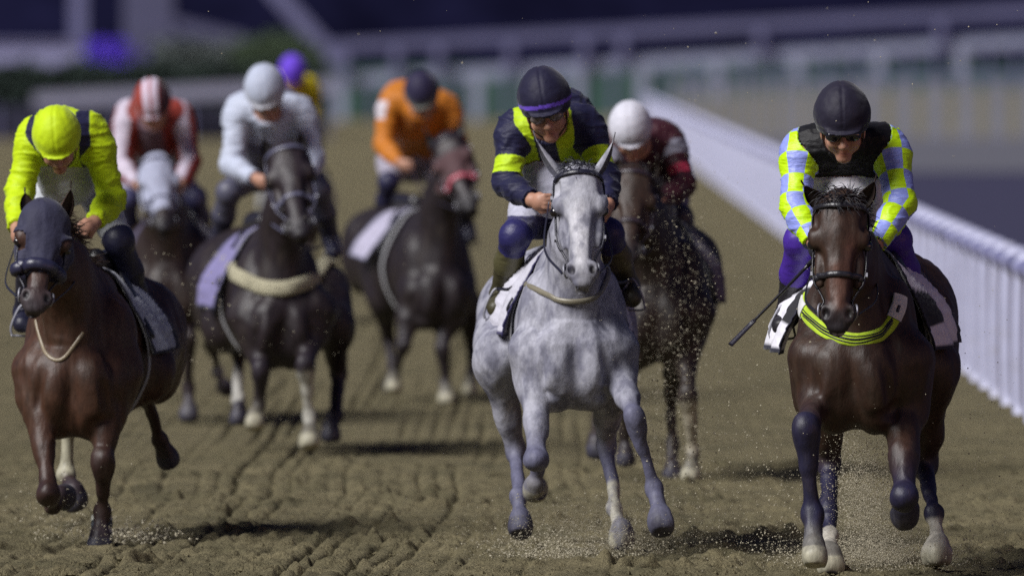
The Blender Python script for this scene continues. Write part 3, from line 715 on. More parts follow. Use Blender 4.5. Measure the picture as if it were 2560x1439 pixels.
def strap(h, pts, r, col, name=None, parent=None, flat=.45, off=None, n=None, mesh=None, m=None, sub=5):
    'a strap laid over the animal: points snapped to its surface'
    S = h['S']; p = spline(pts, n or len(pts) * sub); p = S.snap(p, (r * flat * .8 if off is None else off)); N = S.grad(p)
    mm = tube(p, r, r, n=len(p) * 2, seg=8, flat=flat, nor=N, col=col, mesh=mesh)
    if name: return mm.build(name, m or leather, parent)
    return mm
def bridle(h):
    c = h['bridle']; K = h['K']; rt = h['root']; w_, u, v = h['w'], h['u'], h['v']
    br = empty_part('bridle', rt); S = h['S']
    sw = h.get('sw', 1.0)
    strap(h, [K(.055, t, .06 - abs(t) * 1.0) for t in (-.11, -.075, 0, .075, .11)], .014 * sw, c, 'browband', br)
    strap(h, [K(.03, -.11, -.12), K(.0, -.08, -.10), K(-.02, 0, -.10), K(.0, .08, -.10), K(.03, .11, -.12)], .014 * sw, c, 'headpiece', br)
    for t in (-1, 1):
        strap(h, [K(.05, t * .12, -.09), K(.16, t * .13, -.10), K(.30, t * .12, -.085), K(.44, t * .09, -.085), K(.50, t * .07, -.09)], .0115 * sw, c, 'cheekpiece', br, off=.009)
        strap(h, [K(.06, t * .10, -.12), K(.20, t * .10, -.24), K(.28, t * .04, -.27)], .009 * sw, c, 'throatlatch', br)
        for uu in (.13, .34):
            bp = S.snap(np.array([K(uu, t * .12, -.09)]), .014)[0]; box((-.009, -.013, -.006), (.009, .013, .006), A=[u, v, w_], c=bp).build('buckle', metal, br, smooth=False)
        ring = [K(.505, t * .062, -.085) + (u * math.cos(a) + (v * .8 + w_ * t * .3) * math.sin(a)) * .032 for a in np.linspace(0, 2 * math.pi, 13)]
        tube(ring, .005, .005, n=26, seg=6).build('bit_ring', metal, br)
    tube([K(.505, -.06, -.095), K(.515, 0, -.105), K(.505, .06, -.095)], .006, .006, seg=6).build('bit', metal, br)
    if h.get('noseband', True):
        strap(h, [K(.36, t * .11, -.05 + .07 * math.cos(t * math.pi / 2) - .10 * abs(t) ** 2) for t in np.linspace(-1, 1, 9)], h.get('nbr', .014), h.get('nbc', c), 'noseband', br, flat=h.get('nbf', .45), m=h.get('nbm'))
    for t, key in ((-1, 'handl'), (1, 'handr')):
        if key in h:
            a = K(.51, t * .075, -.10); e = h[key]; mdl = a * .5 + e * .5 + np.array([t * .05, 0, -.05])
            tube([a, mdl, e], .006, .006, n=20, seg=6, col=h.get('reinc', c), flat=.5).build('rein', leather, br)
TRUNK = ('trunk', 'neck', 'shoulder', 'pectoral', 'fore', 'hind')
def proj(h, pts, only=TRUNK):
    'where the sight line through each photo pixel meets the horse'
    out = []
    Ys = np.arange(h['Y'] - .95, h['Y'] + 2.2, .012)
    for px, py in pts:
        X = np.array([P(px, py, y) for y in Ys]); d = h['S'].ev(X, only); i = np.nonzero(d < 0)[0]
        out.append(X[i[0]] if len(i) else X[int(np.argmin(d))])
    return np.array(out)
def band(h, px, r, col, name, parent, flat=.35, n=None, m=None, only=TRUNK, cols=None):
    'a strap or collar lying on the horse through the given points'
    p = spline(proj(h, px, only), n or len(px) * 7); S = h['S']
    for _ in range(4):
        p = p - (S.ev(p, only) * .9)[:, None] * S.grad(p)
        q = p.copy(); q[1:-1] = .5 * p[1:-1] + .25 * (p[:-2] + p[2:]); p = q
    N = S.grad(p); p = p + N * r * flat * .9
    return tube(p, r, r, n=len(p) * 2, seg=12, flat=flat, nor=N, col=col).build(name, m or leather, parent)
def radial(h, b_, ang, off=0.0, zc=-.03):
    'a point on the trunk: b_ metres back from the chest, ang degrees round from the spine (+ = right of picture)'
    L = h['Lf']; c = L(0, b_, zc); d = h['s'] * math.sin(R(ang)) + np.array([0, 0, math.cos(R(ang))])
    rr = np.linspace(.05, .75, 90); X = c + d * rr[:, None]; e = h['S'].ev(X, ('trunk', 'neck', 'shoulder')); i = np.nonzero(e > 0)[0]
    return c + d * (rr[i[0]] + off), d
def saddle_set(h, cl_col, edge, panel=None, b0=.42, b1=1.02, a1=(96, 96), flare=(.06, .06), sad=BLK, girth=(0.3, 0.3, 0.32), panelf=None):
    rt = h['root']; mm = M(); n, k = 26, 44
    for sd_, A1, fl in ((-1, a1[0], flare[0]), (1, a1[1], flare[1])):
        Pt = np.zeros((n, k, 3)); Cc = np.zeros((n, k, 3))
        for i in range(n):
            for j in range(k):
                u_, t = i / (n - 1), j / (k - 1); bb = b0 + (b1 - b0) * u_ + .04 * t
                wv = math.sin(u_ * 9 + t * 3 + sd_) * .5 + math.sin(t * 8 - u_ * 5) * .5
                off = .014 + fl * t ** 1.25 * (.45 + .55 * u_) + .016 * t * wv + .02 * t * math.sin(u_ * 17 + 2)
                Pt[i, j], _ = radial(h, bb, sd_ * (4 + (A1 - 4) * t), off)
                ed = (u_ < .045 or u_ > .955 or t > .965)
                Cc[i, j] = edge if ed else cl_col
                if panelf is not None and not ed and panelf(u_, t): Cc[i, j] = panel
        if sd_ < 0: Pt = Pt[:, ::-1]; Cc = Cc[:, ::-1]
        sheet(Pt, .007, Cc.reshape(-1, 3), mm)
    mm.build('saddle_cloth', cloth, rt)
    S2 = Sdf(.012, .03); L = h['Lf']; g = h['g']
    t0, d = radial(h, .62, 0); t1, _ = radial(h, .98, 0)
    z = np.array([0, 0, 1.0])
    S2.cap(t0 + z * .04, t1 + z * .045, .055, .075, sad); S2.cap(t1 + z * .06, t1 + z * .075 + h['b'] * .04, .05, .05, sad); S2.cap(t0 + z * .05, t0 + z * .075, .035, .03, sad)
    for sd_ in (-1, 1):
        p0, _ = radial(h, .66, sd_ * 22, .02); p1, _ = radial(h, .60, sd_ * 62, .022); S2.cap(p0, p1, .075, .05, sad, ax=nrm(np.cross(p1 - p0, h['b'])), f=.25)
    S2.mesh(2); sm = M(); sm.add(S2.V, [S2.Q], S2.C); sm.build('saddle', leather, rt)
    ring = [radial(h, .50, a, .02)[0] for a in range(-180, 181, 12)]; cen = h['Lf'](0, .5, -.03)
    tube(ring, .032, .032, n=60, seg=8, flat=.2, nor=np.array([nrm(p - cen) for p in ring]), col=girth).build('girth', cloth, rt)
def stirrups(h, feet, parent=None):
    for sd_, f in zip((-1, 1), feet):
        top, _ = radial(h, .62, sd_ * 25, .03); r = h['root']; tp = empty_part('stirrup', r)
        tube([top, top * .5 + f * .5 + h['s'] * sd_ * .01, f + np.array([0, 0, .11])], .009, .009, n=16, seg=6, flat=.4, col=BLK).build('stirrup_leather', leather, tp)
        pts = [f + np.array([x, 0, zz]) for x, zz in ((-.05, -.035), (-.055, .0), (-.035, .06), (0, .11), (.035, .06), (.055, .0), (.05, -.035), (-.05, -.035))]
        tube(pts, .006, .006, n=40, seg=6).build('stirrup_iron', metal, tp)

def empty_part(name, parent):
    o = bpy.data.objects.new(name, None); COL.objects.link(o); o.parent = parent; o.empty_display_size = .05; return o
# ================================================================ RIDERS
skin_c = (0.42, 0.22, 0.15)
skin = mat('skin', attr=True, rough=0.5, noise=0.10, nscale=30, bump=0.001, bscale=120)
silk = mat('silk', attr=True, rough=0.55, spec=0.3, noise=0.14, nscale=18, bump=0.004, bscale=24, stretch=(1, 1, 2.6), sheen=0.1)
boot_m = mat('boot_leather', attr=True, rough=0.45, spec=0.45, noise=0.15, nscale=30, bump=0.002, bscale=60)
helm_m = mat('helmet_cover', attr=True, spec=0.3, rough=0.62, noise=0.12, nscale=30, bump=0.002, bscale=50, sheen=0.2)
goggle_m = mat('goggle_lens', (0.01, 0.01, 0.014), rough=0.08, spec=0.9)
glass_m = mat('clear_frame', (0.13, 0.11, 0.11), rough=0.15, spec=0.8)
def checker_mat():
    'two-colour check that runs round the sleeve: par = (metres along the arm, cos, sin of the angle round it)'
    m = bpy.data.materials.new('checked_silk'); m.use_nodes = True; t = m.node_tree; b = t.nodes['Principled BSDF']; b.inputs['Roughness'].default_value = .45
    a = t.nodes.new('ShaderNodeAttribute'); a.attribute_name = 'par'; sp = t.nodes.new('ShaderNodeSeparateXYZ'); t.links.new(a.outputs['Vector'], sp.inputs[0])
    def mt(op, x, y=None, v=None):
        n = t.nodes.new('ShaderNodeMath'); n.operation = op; t.links.new(x, n.inputs[0])
        if y is not None: t.links.new(y, n.inputs[1])
        if v is not None: n.inputs[1].default_value = v
        return n.outputs[0]
    ang = mt('ARCTAN2', sp.outputs[2], sp.outputs[1])
    f1 = mt('FLOOR', mt('MULTIPLY', mt('ADD', ang, v=.45), v=6 / (2 * math.pi))); f2 = mt('FLOOR', mt('DIVIDE', sp.outputs[0], v=.098))
    c = mt('FLOORED_MODULO', mt('ADD', f1, f2), v=2.0)
    mx = t.nodes.new('ShaderNodeMix'); mx.data_type = 'RGBA'; t.links.new(c, mx.inputs[0]); mx.inputs[6].default_value = (0.50, 0.78, 0.0, 1); mx.inputs[7].default_value = (0.25, 0.30, 0.72, 1)
    t.links.new(mx.outputs[2], b.inputs['Base Color'])
    tc = t.nodes.new('ShaderNodeTexCoord'); mp = t.nodes.new('ShaderNodeMapping'); mp.inputs['Scale'].default_value = (1, 1, 3.5); nz = t.nodes.new('ShaderNodeTexNoise'); nz.inputs['Scale'].default_value = 26; nz.inputs['Detail'].default_value = 5
    t.links.new(tc.outputs['Object'], mp.inputs[0]); t.links.new(mp.outputs[0], nz.inputs['Vector']); bp = t.nodes.new('ShaderNodeBump'); bp.inputs['Distance'].default_value = .005
    t.links.new(nz.outputs[0], bp.inputs['Height']); t.links.new(bp.outputs[0], b.inputs['Normal']); return m

def person(p):
    Y0 = p['Y']; q = lambda t: P(t[0], t[1], Y0 + t[2]); g = p.get('size', 1.0); h = p['res']
    hc, chin = q(p['head']), q(p['chin'])
    root = empty('person', q(p['pelvis']), p['label'], 'jockey', 'jockeys racing')
    up = hc - chin; up[1] = 0; up = nrm(up); pit = R(p.get('pitch', 38)); up = up * math.cos(pit) + np.array([0, -1.0, 0]) * math.sin(pit); rt = nrm(np.array([math.cos(p.get('turn', 0)), math.sin(p.get('turn', 0)), 0])); rt = nrm(rt - up * (rt @ up)); fw = np.cross(rt, up)
    fw = fw if fw[2] < 0 else -fw
    # head: hc = helmet centre (cranium), chin below and forward
    HA = np.array([rt, fw, up]); hs = np.linalg.norm(hc - chin) / .155
    hs = p.get('hs', 1.08)
    K = lambda r_, f_, u_: hc + (rt * r_ + fw * f_ + up * u_) * hs
    S = Sdf(h, .03); sk = p.get('skin', skin_c)
    E = lambda r_, f_, u_, a, b, c, k=.02, tg='head', op='u', col=sk: S.ell(K(r_, f_, u_), (a * hs, b * hs, c * hs), HA, col, tg, k, op)
    E(0, -.005, 0, .078, .096, .092); E(0, .035, -.055, .062, .055, .078)
    for t in (-1, 1):
        E(t * .040, .065, -.060, .026, .026, .026, k=.02); E(t * .045, .01, -.085, .022, .045, .028, k=.02); E(t * .080, -.005, -.045, .010, .022, .032, k=.01)
        E(t * .032, .092, -.030, .020, .012, .012, k=.012, op='s'); E(t * .033, .085, -.012, .026, .014, .009, k=.012)
        E(t * .013, .102, -.068, .010, .010, .008, k=.01)
    S.cap(K(0, .085, -.02), K(0, .112, -.062), .010 * hs, .015 * hs, sk, 'head', .012)
    E(0, .081, -.094, .020, .010, .006, k=.01, col=np.array(sk) * [.85, .62, .6]); E(0, .080, -.106, .018, .010, .006, k=.01, col=np.array(sk) * [.85, .62, .6])
    for t in (-1, 1): E(t * .027, .085, -.108, .010, .012, .012, k=.015, op='s')
    E(0, .062, -.128, .030, .026, .022, k=.02)
    S.paints.append((ell_fn(K(0, .095, -.101), np.array([.022, .012, .0022]) * hs, HA), (0.10, 0.03, 0.03), .002))
    nb, ch, pv = q(p['neck']), q(p['chestc']), q(p['pelvis'])
    S.cap(K(0, -.02, -.07), nb, .055, .062, sk, 'neck', .03)
    jt = {k_: q(p[k_]) for k_ in ('shl', 'shr', 'ell', 'elr', 'wrl', 'wrr', 'hpl', 'hpr', 'knl', 'knr', 'anl', 'anr', 'tol', 'tor')}
    S.cap(nb, ch, .085 * g, .13 * g, None, 'torso', .06, ax=rt, f=1.0)
    S.cap(jt['shl'] * .86 + jt['shr'] * .14, jt['shl'] * .14 + jt['shr'] * .86, .070 * g, .070 * g, None, 'torso', .06)
    if 'back' in p: S.ell(q(p['back']), (.16 * g, .15, .125), np.array([rt, [0, 1, 0], [0, 0, 1]]), None, 'torso', .06)
    for t, a in ((-1, 'shl'), (1, 'shr')):
        w0 = ch + rt * t * .085 * g; w1 = pv + rt * t * .06 * g
        S.cap(jt[a] * .68 + nb * .32, w0, .075 * g, .105 * g, None, 'torso', .07); S.cap(w0, w0 * .35 + w1 * .65, .105 * g, .095 * g, None, 'torso', .06)
    S.cap(ch * .3 + pv * .7, pv, .13 * g, .135 * g, None, 'pelvis', .05); S.cap(jt['hpl'], jt['hpr'], .11 * g, .11 * g, None, 'pelvis', .05)
    if 'belly' in p: S.ell(q(p['belly']), (.135 * g, .12, .14 * g), np.array([rt, [0, 1, 0], [0, 0, 1]]), None, 'pelvis', .04)
    for t in 'lr':
        sh, el, wr, hp, kn, an, to = (jt[x + t] for x in ('sh', 'el', 'wr', 'hp', 'kn', 'an', 'to'))
        S.cap(sh, el, .066 * g, .052 * g, None, 'arm' + t, .04); S.ell(sh * .8 + el * .2, (.068 * g,) * 3, tg='arm' + t, k=.04)
        S.cap(el, el * .6 + wr * .4, .052 * g, .048 * g, None, 'arm' + t, .03); S.cap(el * .6 + wr * .4, wr, .048 * g, .031 * g, None, 'arm' + t, .03)
        S.cap(hp, kn, .092 * g, .058 * g, None, 'thigh', .05); S.cap(kn, kn * .55 + an * .45, .056 * g, .056 * g, None, 'calf', .03); S.cap(kn * .55 + an * .45, an, .054 * g, .038 * g, None, 'calf', .03)
        S.ell(kn, (.059 * g,) * 3, tg='calf', k=.03)
        fd = nrm(to - an); S.cap(an, to, .040 * g, .034 * g, None, 'foot', .03); S.cap(an + np.array([0, 0, -.02]), an - fd * .04 - np.array([0, 0, .02]), .036, .034, None, 'foot', .02)
        # hand: palm, four bent fingers round the rein, thumb from the side
        hd = q(p['hand' + t]) if 'hand' + t in p else wr + nrm(wr - el) * .08; d = nrm(hd - wr); gc = np.array(sk)
        sg = -1 if t == 'l' else 1
        fin = nrm(np.cross(d, rt * sg) * .5 + np.array([0, -.2, -1.0])); a = nrm(np.cross(d, fin)); fin = np.cross(a, d)
        pal = wr + d * .05; S.cap(wr, pal, .026, .030, gc, 'hand' + t, .02, ax=a, f=.8); S.ell(pal, (.024, .042, .034), np.array([a, fin, d]), gc, 'hand' + t, .015)
        kk = .006
        for i in range(4):
            b0 = wr + d * (.085 - .003 * abs(i - 1)) + fin * (.028 - .019 * i); ln = (.036, .040, .037, .029)[i]
            b1 = b0 + nrm(d * .55 + a * -.85 * sg) * ln; b2 = b1 + nrm(-d * .75 + a * -.55 * sg) * ln * .75; b3 = b2 + nrm(-d * .8 + a * .45 * sg) * ln * .45
            for (x, y, r0, r1) in ((b0, b1, .0098, .009), (b1, b2, .009, .0082), (b2, b3, .0082, .007)): S.cap(x, y, r0, r1, gc, 'hand' + t, kk)
        th0 = wr + d * .025 + fin * .030; th1 = th0 + nrm(d * .7 + fin * .5 - a * .4 * sg) * .038; th2 = th1 + nrm(d * .8 - a * .6 * sg - fin * .2) * .03
        S.cap(th0, th1, .013, .011, gc, 'hand' + t, .01); S.cap(th1, th2, .011, .008, gc, 'hand' + t, kk)
    for pr in S.pr:
        if pr['col'] is None: pr['col'] = sk
    S.mesh(1, sig=.006)
    V = S.V; bd = M(); bd.add(V - S.N * 0.0, [S.Q], S.C); 
    # wrinkles across the limbs and torso
    rid = lambda sc_, z_, sd_: np.maximum(.30 - np.abs(vnoise(V * [1, 1, z_], sc_, sd_)), 0) / .30
    wr_ = .007 * rid(9, 2.6, 2) + .004 * rid(19, 2.8, 5) + .006 * vnoise(V * [1, 1, 1.5], 7, 5)
    att = np.zeros((len(V), 3)); att[:, 1] = 1; arms = {}
    for t in 'lr':
        sh, el, wr = (jt[x + t] for x in ('sh', 'el', 'wr')); 
        L1 = np.linalg.norm(el - sh); d1 = (el - sh) / L1; L2 = np.linalg.norm(wr - el); d2 = (wr - el) / L2
        s1 = (V - sh) @ d1; s2 = (V - el) @ d2; onfore = (np.linalg.norm(V - sh - np.outer(np.clip(s1, 0, L1), d1), axis=1) > np.linalg.norm(V - el - np.outer(np.clip(s2, 0, L2), d2), axis=1))
        al = np.where(onfore, L1 + s2, s1); ref = nrm(np.cross(d1, [1, 0, 0])); r2 = np.cross(d1, ref)
        cen = np.where(onfore[:, None], el + np.outer(s2, d2), sh + np.outer(s1, d1)); rel = V - cen
        an_ = np.arctan2(rel @ r2, rel @ ref); W = S.wt('arm' + t) > .5
        att[W, 0] = al[W] + 2; att[W, 1] = np.cos(an_[W]); att[W, 2] = np.sin(an_[W]); arms[t] = (al, an_)
    jw = S.wt('torso', 'arml', 'armr'); ws = S.wt('pelvis', 'thigh', 'calf', 'foot', 'head', 'neck', 'handl', 'handr')
    wrist_cut = np.ones(len(V), bool)
    for t in 'lr': wrist_cut &= ~((S.wt('arm' + t) > .4) & (arms[t][0] > np.linalg.norm(jt['el' + t] - jt['sh' + t]) + np.linalg.norm(jt['wr' + t] - jt['el' + t]) * p.get('cuff', .97)))
    up_d = nrm(nb - pv); tor = (V - pv) @ up_d / np.linalg.norm(nb - pv)
    jers = (jw > .5) & wrist_cut & ((tor > p.get('hem', .22)) | (S.wt('arml', 'armr') > .5))
    if 'hemz' in p: low = (S.wt('torso', 'pelvis') > .5) & (V[:, 2] < P(0, p['hemz'], Y0)[2]); jers &= ~low
    else: low = np.zeros(len(V), bool)
    C3 = dict(V=V, tor=tor, lat=(V - ch) @ rt, arms=arms, al=S.wt('arml') > .5, ar=S.wt('armr') > .5, jt=jt, N=S.N, q=q, K=K)
    cj = p['jersey'](C3) if callable(p['jersey']) else np.tile(p['jersey'], (len(V), 1))
    if p.get('checked'):
        tm = S.wt('torso') > .5; S.shell(jers & (tm | ~(C3['al'] | C3['ar'])), .010, cj, wr_).build('jersey', silk, root)
        for a_ in ('arml', 'armr'): S.shell((S.wt(a_) > .42) & jers, .012, cj, wr_ * .7, att).build('sleeve', checked, root)
    else: S.shell(jers, .010, cj, wr_).build('jersey', silk, root)
    br = (S.wt('pelvis', 'thigh', 'torso', 'calf') > .5) & ~jers & (S.wt('torso') < .5)
    br |= (S.wt('torso', 'pelvis') > .5) & (tor < p.get('hem', .22) + .06)
    br |= low
    kz = lambda t: None
    calfm = S.wt('calf', 'foot') > .5
    S.shell(br & ~calfm, .007, np.tile(p.get('breeches', (.62, .61, .66)), (len(V), 1)) if not callable(p.get('breeches')) else p['breeches'](C3), wr_ * .7).build('breeches', cloth, root)
    for t in 'lr':
        kn, an, to = jt['kn' + t], jt['an' + t], jt['to' + t]; side = ((V - pv) @ rt) * (-1 if t == 'l' else 1) > 0
        dd = nrm(an - kn); al = (V - kn) @ dd / np.linalg.norm(an - kn)
        cc = np.tile(np.array(p['boot'], float), (len(V), 1)); g0 = p.get('gaiter')
        if g0 is not None:
            m_ = (al < p.get('gait_to', .42)); cc[m_] = g0
            if 'knee' in p: cc[al < .22] = p['knee']
        S.shell(calfm & side, .009, cc, wr_ * .25).build('boot', boot_m, root)
        if p.get('glove') is not None: S.shell((S.wt('hand' + t) > .5), .003, p['glove']).build('glove', boot_m, root)
    bd.build('body', skin, root)
    for t in (-1, 1): ball(K(t * .031, .078, -.032), .0125 * hs, HA).build('eye', eye_m, root)
    # helmet with cover, rim and peak
    Hs = Sdf(h, .02); hcol = np.array(p['helmet'], float)
    Hs.ell(K(0, -.012, .030), np.array([.114, .138, .118]) * hs, HA, hcol, 'shell', .02)
    Hs.ell(K(0, -.012, .075), np.array([.080, .10, .085]) * hs, HA, hcol, 'shell', .03)
    n_ = nrm(up * -1 + fw * .10); base = K(0, 0, -.030)
    g0 = Hs.pr[0]['fn']; g1 = Hs.pr[1]['fn']; g2 = ell_fn(K(0, -.01, -.06), np.array([.088, .108, .085]) * hs, HA)
    lo_, hi_ = hc - .2 * hs, hc + .24 * hs; Hs.pr = []
    fn = lambda x, y, z: np.maximum(np.maximum(smin(g0(x, y, z), g1(x, y, z), .03), (x - base[0]) * n_[0] + (y - base[1]) * n_[1] + (z - base[2]) * n_[2]), -g2(x, y, z))
    Hs._put(fn, lo_, hi_, .006, 'u', hcol, 'shell')
    Hs.ell(K(0, .092, .012), np.array([.080, .055, .010]) * hs, np.array([rt, nrm(fw - up * .35), nrm(up + fw * .35)]), np.array(p.get('peak', hcol)), 'peak', .012)
    Hs.mesh(1)
    HV = Hs.V; lr = (HV - hc) @ rt / hs; lf = (HV - hc) @ fw / hs; lu = (HV - hc) @ up / hs
    if 'helmf' in p: Hs.C = p['helmf'](lr, lf, lu, Hs.C)
    rad = lu - lf * .10
    Hs.V = HV + Hs.N * (.0015 * vnoise(HV, 45, 2) - .003 * np.exp(-(lr / .006) ** 2) * (lu > .02) - .0035 * np.exp(-((rad + .005) / .005) ** 2))[:, None]
    M().add(Hs.V, [Hs.Q], Hs.C).build('helmet', helm_m, root)
    # goggles
    if p.get('goggles'):
        Gs = Sdf(min(h, .006), .008)
        for t in (-1, 1): Gs.ell(K(t * .035, .090, -.026), np.array([.036, .018, .024]) * hs, HA, (0, 0, 0), k=.012)
        Gs.mesh(1); M().add(Gs.V, [Gs.Q], Gs.C).build('goggles', goggle_m if p['goggles'] == 'dark' else glass_m, root)
        tube([K(t, f_, -.022) for t, f_ in ((-.086, .0), (-.080, .05), (-.055, .086), (.0, .104), (.055, .086), (.080, .05), (.086, .0))], .005, .005, n=30, seg=6, col=BLK).build('goggle_strap', leather, root)
    tube([K(-.082, .02, -.02), K(-.070, .035, -.09), K(0, .045, -.142), K(.070, .035, -.09), K(.082, .02, -.02)], .005, .005, n=24, seg=6, col=BLK, flat=.4).build('chin_strap', leather, root)
    p.update(root=root, S=S, jt=jt, K=K, q=q); return p
checked = checker_mat()
# ================================================================ the field
HO = (0.38, 0.36, 0.27); HD = (0.05, 0.048, 0.07)
LIME = (0.46, 0.66, 0.01); NAVY = (0.012, 0.012, 0.045); WHT = (0.62, 0.61, 0.68); PURP = (0.055, 0.018, 0.27)
pt = lambda a, b, r: (lambda K, q, HA: cap_fn(q(a), q(b), r, r))
hl_ = lambda u, w_, v, r: (lambda K, q, HA: ell_fn(K(u, w_, v), r, HA))
bay = dict(Y=49.2, res=.008, label='glossy dark bay racehorse with a yellow striped breastplate, nearest the white rail', size=1.04,
    coat=(0.034, 0.0155, 0.009), legs=(0.014, 0.013, 0.040), headcol=(0.038, 0.018, 0.011), muzzle=(0.014, 0.012, 0.017), legr=1.10,
    chest=(2140, 870, 0), rump=(2205, 810, 1.5), poll=(2103, 486, -.42), nose=(2092, 818, -.60), headw=1.22, turn=R(-3),
    earl=(2008, 452, -.40), earr=(2186, 438, -.40), bridle=BLK, forelock=.10,
    fl=[(2040, 900, .02), (2040, 1000, .0), (2016, 1078, -.36), (2030, 1285, -.32), (2037, 1395, -.42), (0, -.35, -1), HO],
    fr=[(2262, 900, .02), (2258, 1030, .05), (2261, 1240, -.28), (2262, 1240, .08), (2261, 1290, .14), (0, .75, -.6), HD],
    hl=[(2110, 820, 1.35), (2060, 950, .75), (2074, 1160, .95), (2072, 1340, .55), (2074, 1415, .40), (0, -.1, -1), HO],
    hr=[(2300, 790, 1.45), (2335, 930, .85), (2311, 1160, 1.05), (2337, 1285, .70), (2346, 1390, .58), (0, -.3, -1), HO],
    paints=[(pt((2074, 1345, .55), (2074, 1400, .42), .06), (0.45, 0.42, 0.36), .012), (pt((2341, 1330, .66), (2346, 1370, .60), .07), (0.45, 0.42, 0.36), .012),
            (pt((2037, 1345, -.36), (2037, 1380, -.42), .05), (0.08, 0.08, 0.10), .012), (pt((2261, 1080, -.2), (2261, 1130, -.3), .05), (0.10, 0.045, 0.02), .05),
            (hl_(.41, 0, 0, (.05, .1, .05)), (0.10, 0.045, 0.03), .03), (hl_(.29, .04, 0, (.03, .12, .05)), (0.07, 0.03, 0.02), .03), (hl_(.588, .02, -.115, (.045, .018, .04)), (0.35, 0.33, 0.33), .006)])
grey = dict(Y=51.3, res=.008, label='dappled grey racehorse galloping in front of the navy and yellow jockey', size=.97, grey=True, legr=1.06,
    coat=(0.36, 0.36, 0.42), legs=(0.12, 0.12, 0.19), headcol=(0.40, 0.40, 0.45), muzzle=(0.20, 0.195, 0.22), hair=(0.03, 0.03, 0.045),
    chest=(1433, 835, 0), rump=(1385, 785, 1.45), poll=(1445, 410, -.42), nose=(1455, 700, -.72), headw=1.14,
    earl=(1342, 328, -.40), earr=(1530, 332, -.40), earw=.034, earopen=dict(earl=np.array([-1, -.35, 0.]), earr=np.array([1, -.35, 0.])), bridle=(0.015, 0.015, 0.03), forelock=.07, noseband=False,
    fl=[(1335, 890, .02), (1335, 960, .0), (1343, 1150, -.28), (1345, 1165, .12), (1338, 1225, .20), (0, .75, -.6), HO],
    fr=[(1532, 880, .02), (1545, 930, .02), (1588, 1045, -.30), (1637, 1220, -.22), (1654, 1312, -.32), (.1, -.55, -1), HD],
    hl=[(1270, 790, 1.35), (1240, 900, .80), (1291, 1130, .95), (1296, 1240, .65), (1300, 1318, .55), (0, -.5, -1), HD],
    hr=[(1520, 820, 1.35), (1525, 960, .80), (1517, 1110, 1.0), (1537, 1270, .75), (1552, 1350, .66), (0, .1, -1), HO],
    paints=[(pt((1534, 1230, .8), (1545, 1320, .7), .06), (0.48, 0.46, 0.38), .02), (hl_(.36, 0, 0, (.045, .16, .06)), (0.55, 0.54, 0.58), .03)])
chestnut = dict(Y=52.6, res=.009, label='reddish chestnut racehorse in a navy hood at the far left of the field', size=1.03, legr=1.05,
    coat=(0.058, 0.025, 0.014), legs=(0.032, 0.015, 0.013), headcol=(0.060, 0.028, 0.020), muzzle=(0.05, 0.042, 0.05), hair=(0.03, 0.015, 0.01),
    chest=(190, 900, 0), rump=(300, 860, 1.4), poll=(122, 512, -.45), nose=(90, 765, -.72), headw=1.30, turn=R(14),
    earl=(66, 470, -.40), earr=(172, 452, -.42), bridle=(0.015, 0.015, 0.03), forelock=.03, noseband=True, nbr=.032, nbf=.7, nbc=(0.02, 0.02, 0.05),
    fl=[(95, 930, .02), (92, 990, .0), (122, 1235, -.25), (130, 1262, .12), (160, 1240, .22), (.3, .75, -.1), HD],
    fr=[(290, 930, .05), (268, 1020, .0), (256, 1160, -.12), (254, 1280, .0), (252, 1368, -.04), (0, -.05, -1), HD],
    hl=[(200, 850, 1.3), (170, 960, .8), (170, 1060, 1.1), (164, 1185, 1.1), (188, 1255, 1.0), (.2, .2, -1), HD],
    hr=[(370, 840, 1.35), (375, 930, .8), (362, 985, 1.15), (400, 1100, 1.3), (420, 1150, 1.35), (.3, .6, -1), HD],
    paints=[(pt((168, 1075, 1.1), (164, 1190, 1.1), .055), (0.40, 0.38, 0.28), .02)])
dark = dict(Y=64.0, res=.011, label='dark brown racehorse with a thick cream sheepskin breastgirth', size=1.03, legr=1.05,
    coat=(0.016, 0.010, 0.013), legs=(0.022, 0.016, 0.024), headcol=(0.020, 0.013, 0.018), muzzle=(0.018, 0.014, 0.02),
    chest=(700, 760, 0), rump=(612, 720, 1.4), poll=(708, 356, -.30), nose=(748, 575, -.72), headw=1.2, turn=R(-12),
    earl=(662, 330, -.25), earr=(742, 318, -.25), bridle=(0.10, 0.10, 0.16), forelock=.05,
    fl=[(620, 790, .02), (640, 850, .0), (650, 930, -.15), (648, 1010, -.05), (636, 1058, -.12), (0, -.4, -1), HO],
    fr=[(790, 780, .02), (775, 840, .0), (764, 915, -.2), (771, 1040, -.12), (774, 1105, -.2), (0, -.4, -1), HO],
    hl=[(540, 700, 1.3), (560, 820, .8), (596, 880, 1.0), (594, 1000, .8), (596, 1048, .7), (0, -.1, -1), HD],
    hr=[(810, 740, 1.3), (838, 820, .8), (846, 930, 1.0), (838, 1040, .8), (828, 1090, .7), (0, -.1, -1), HD],
    paints=[(pt((768, 950, -.2), (771, 1035, -.12), .07), (0.42, 0.41, 0.36), .02), (pt((596, 925, 1.0), (594, 990, .8), .07), (0.38, 0.37, 0.34), .02)])
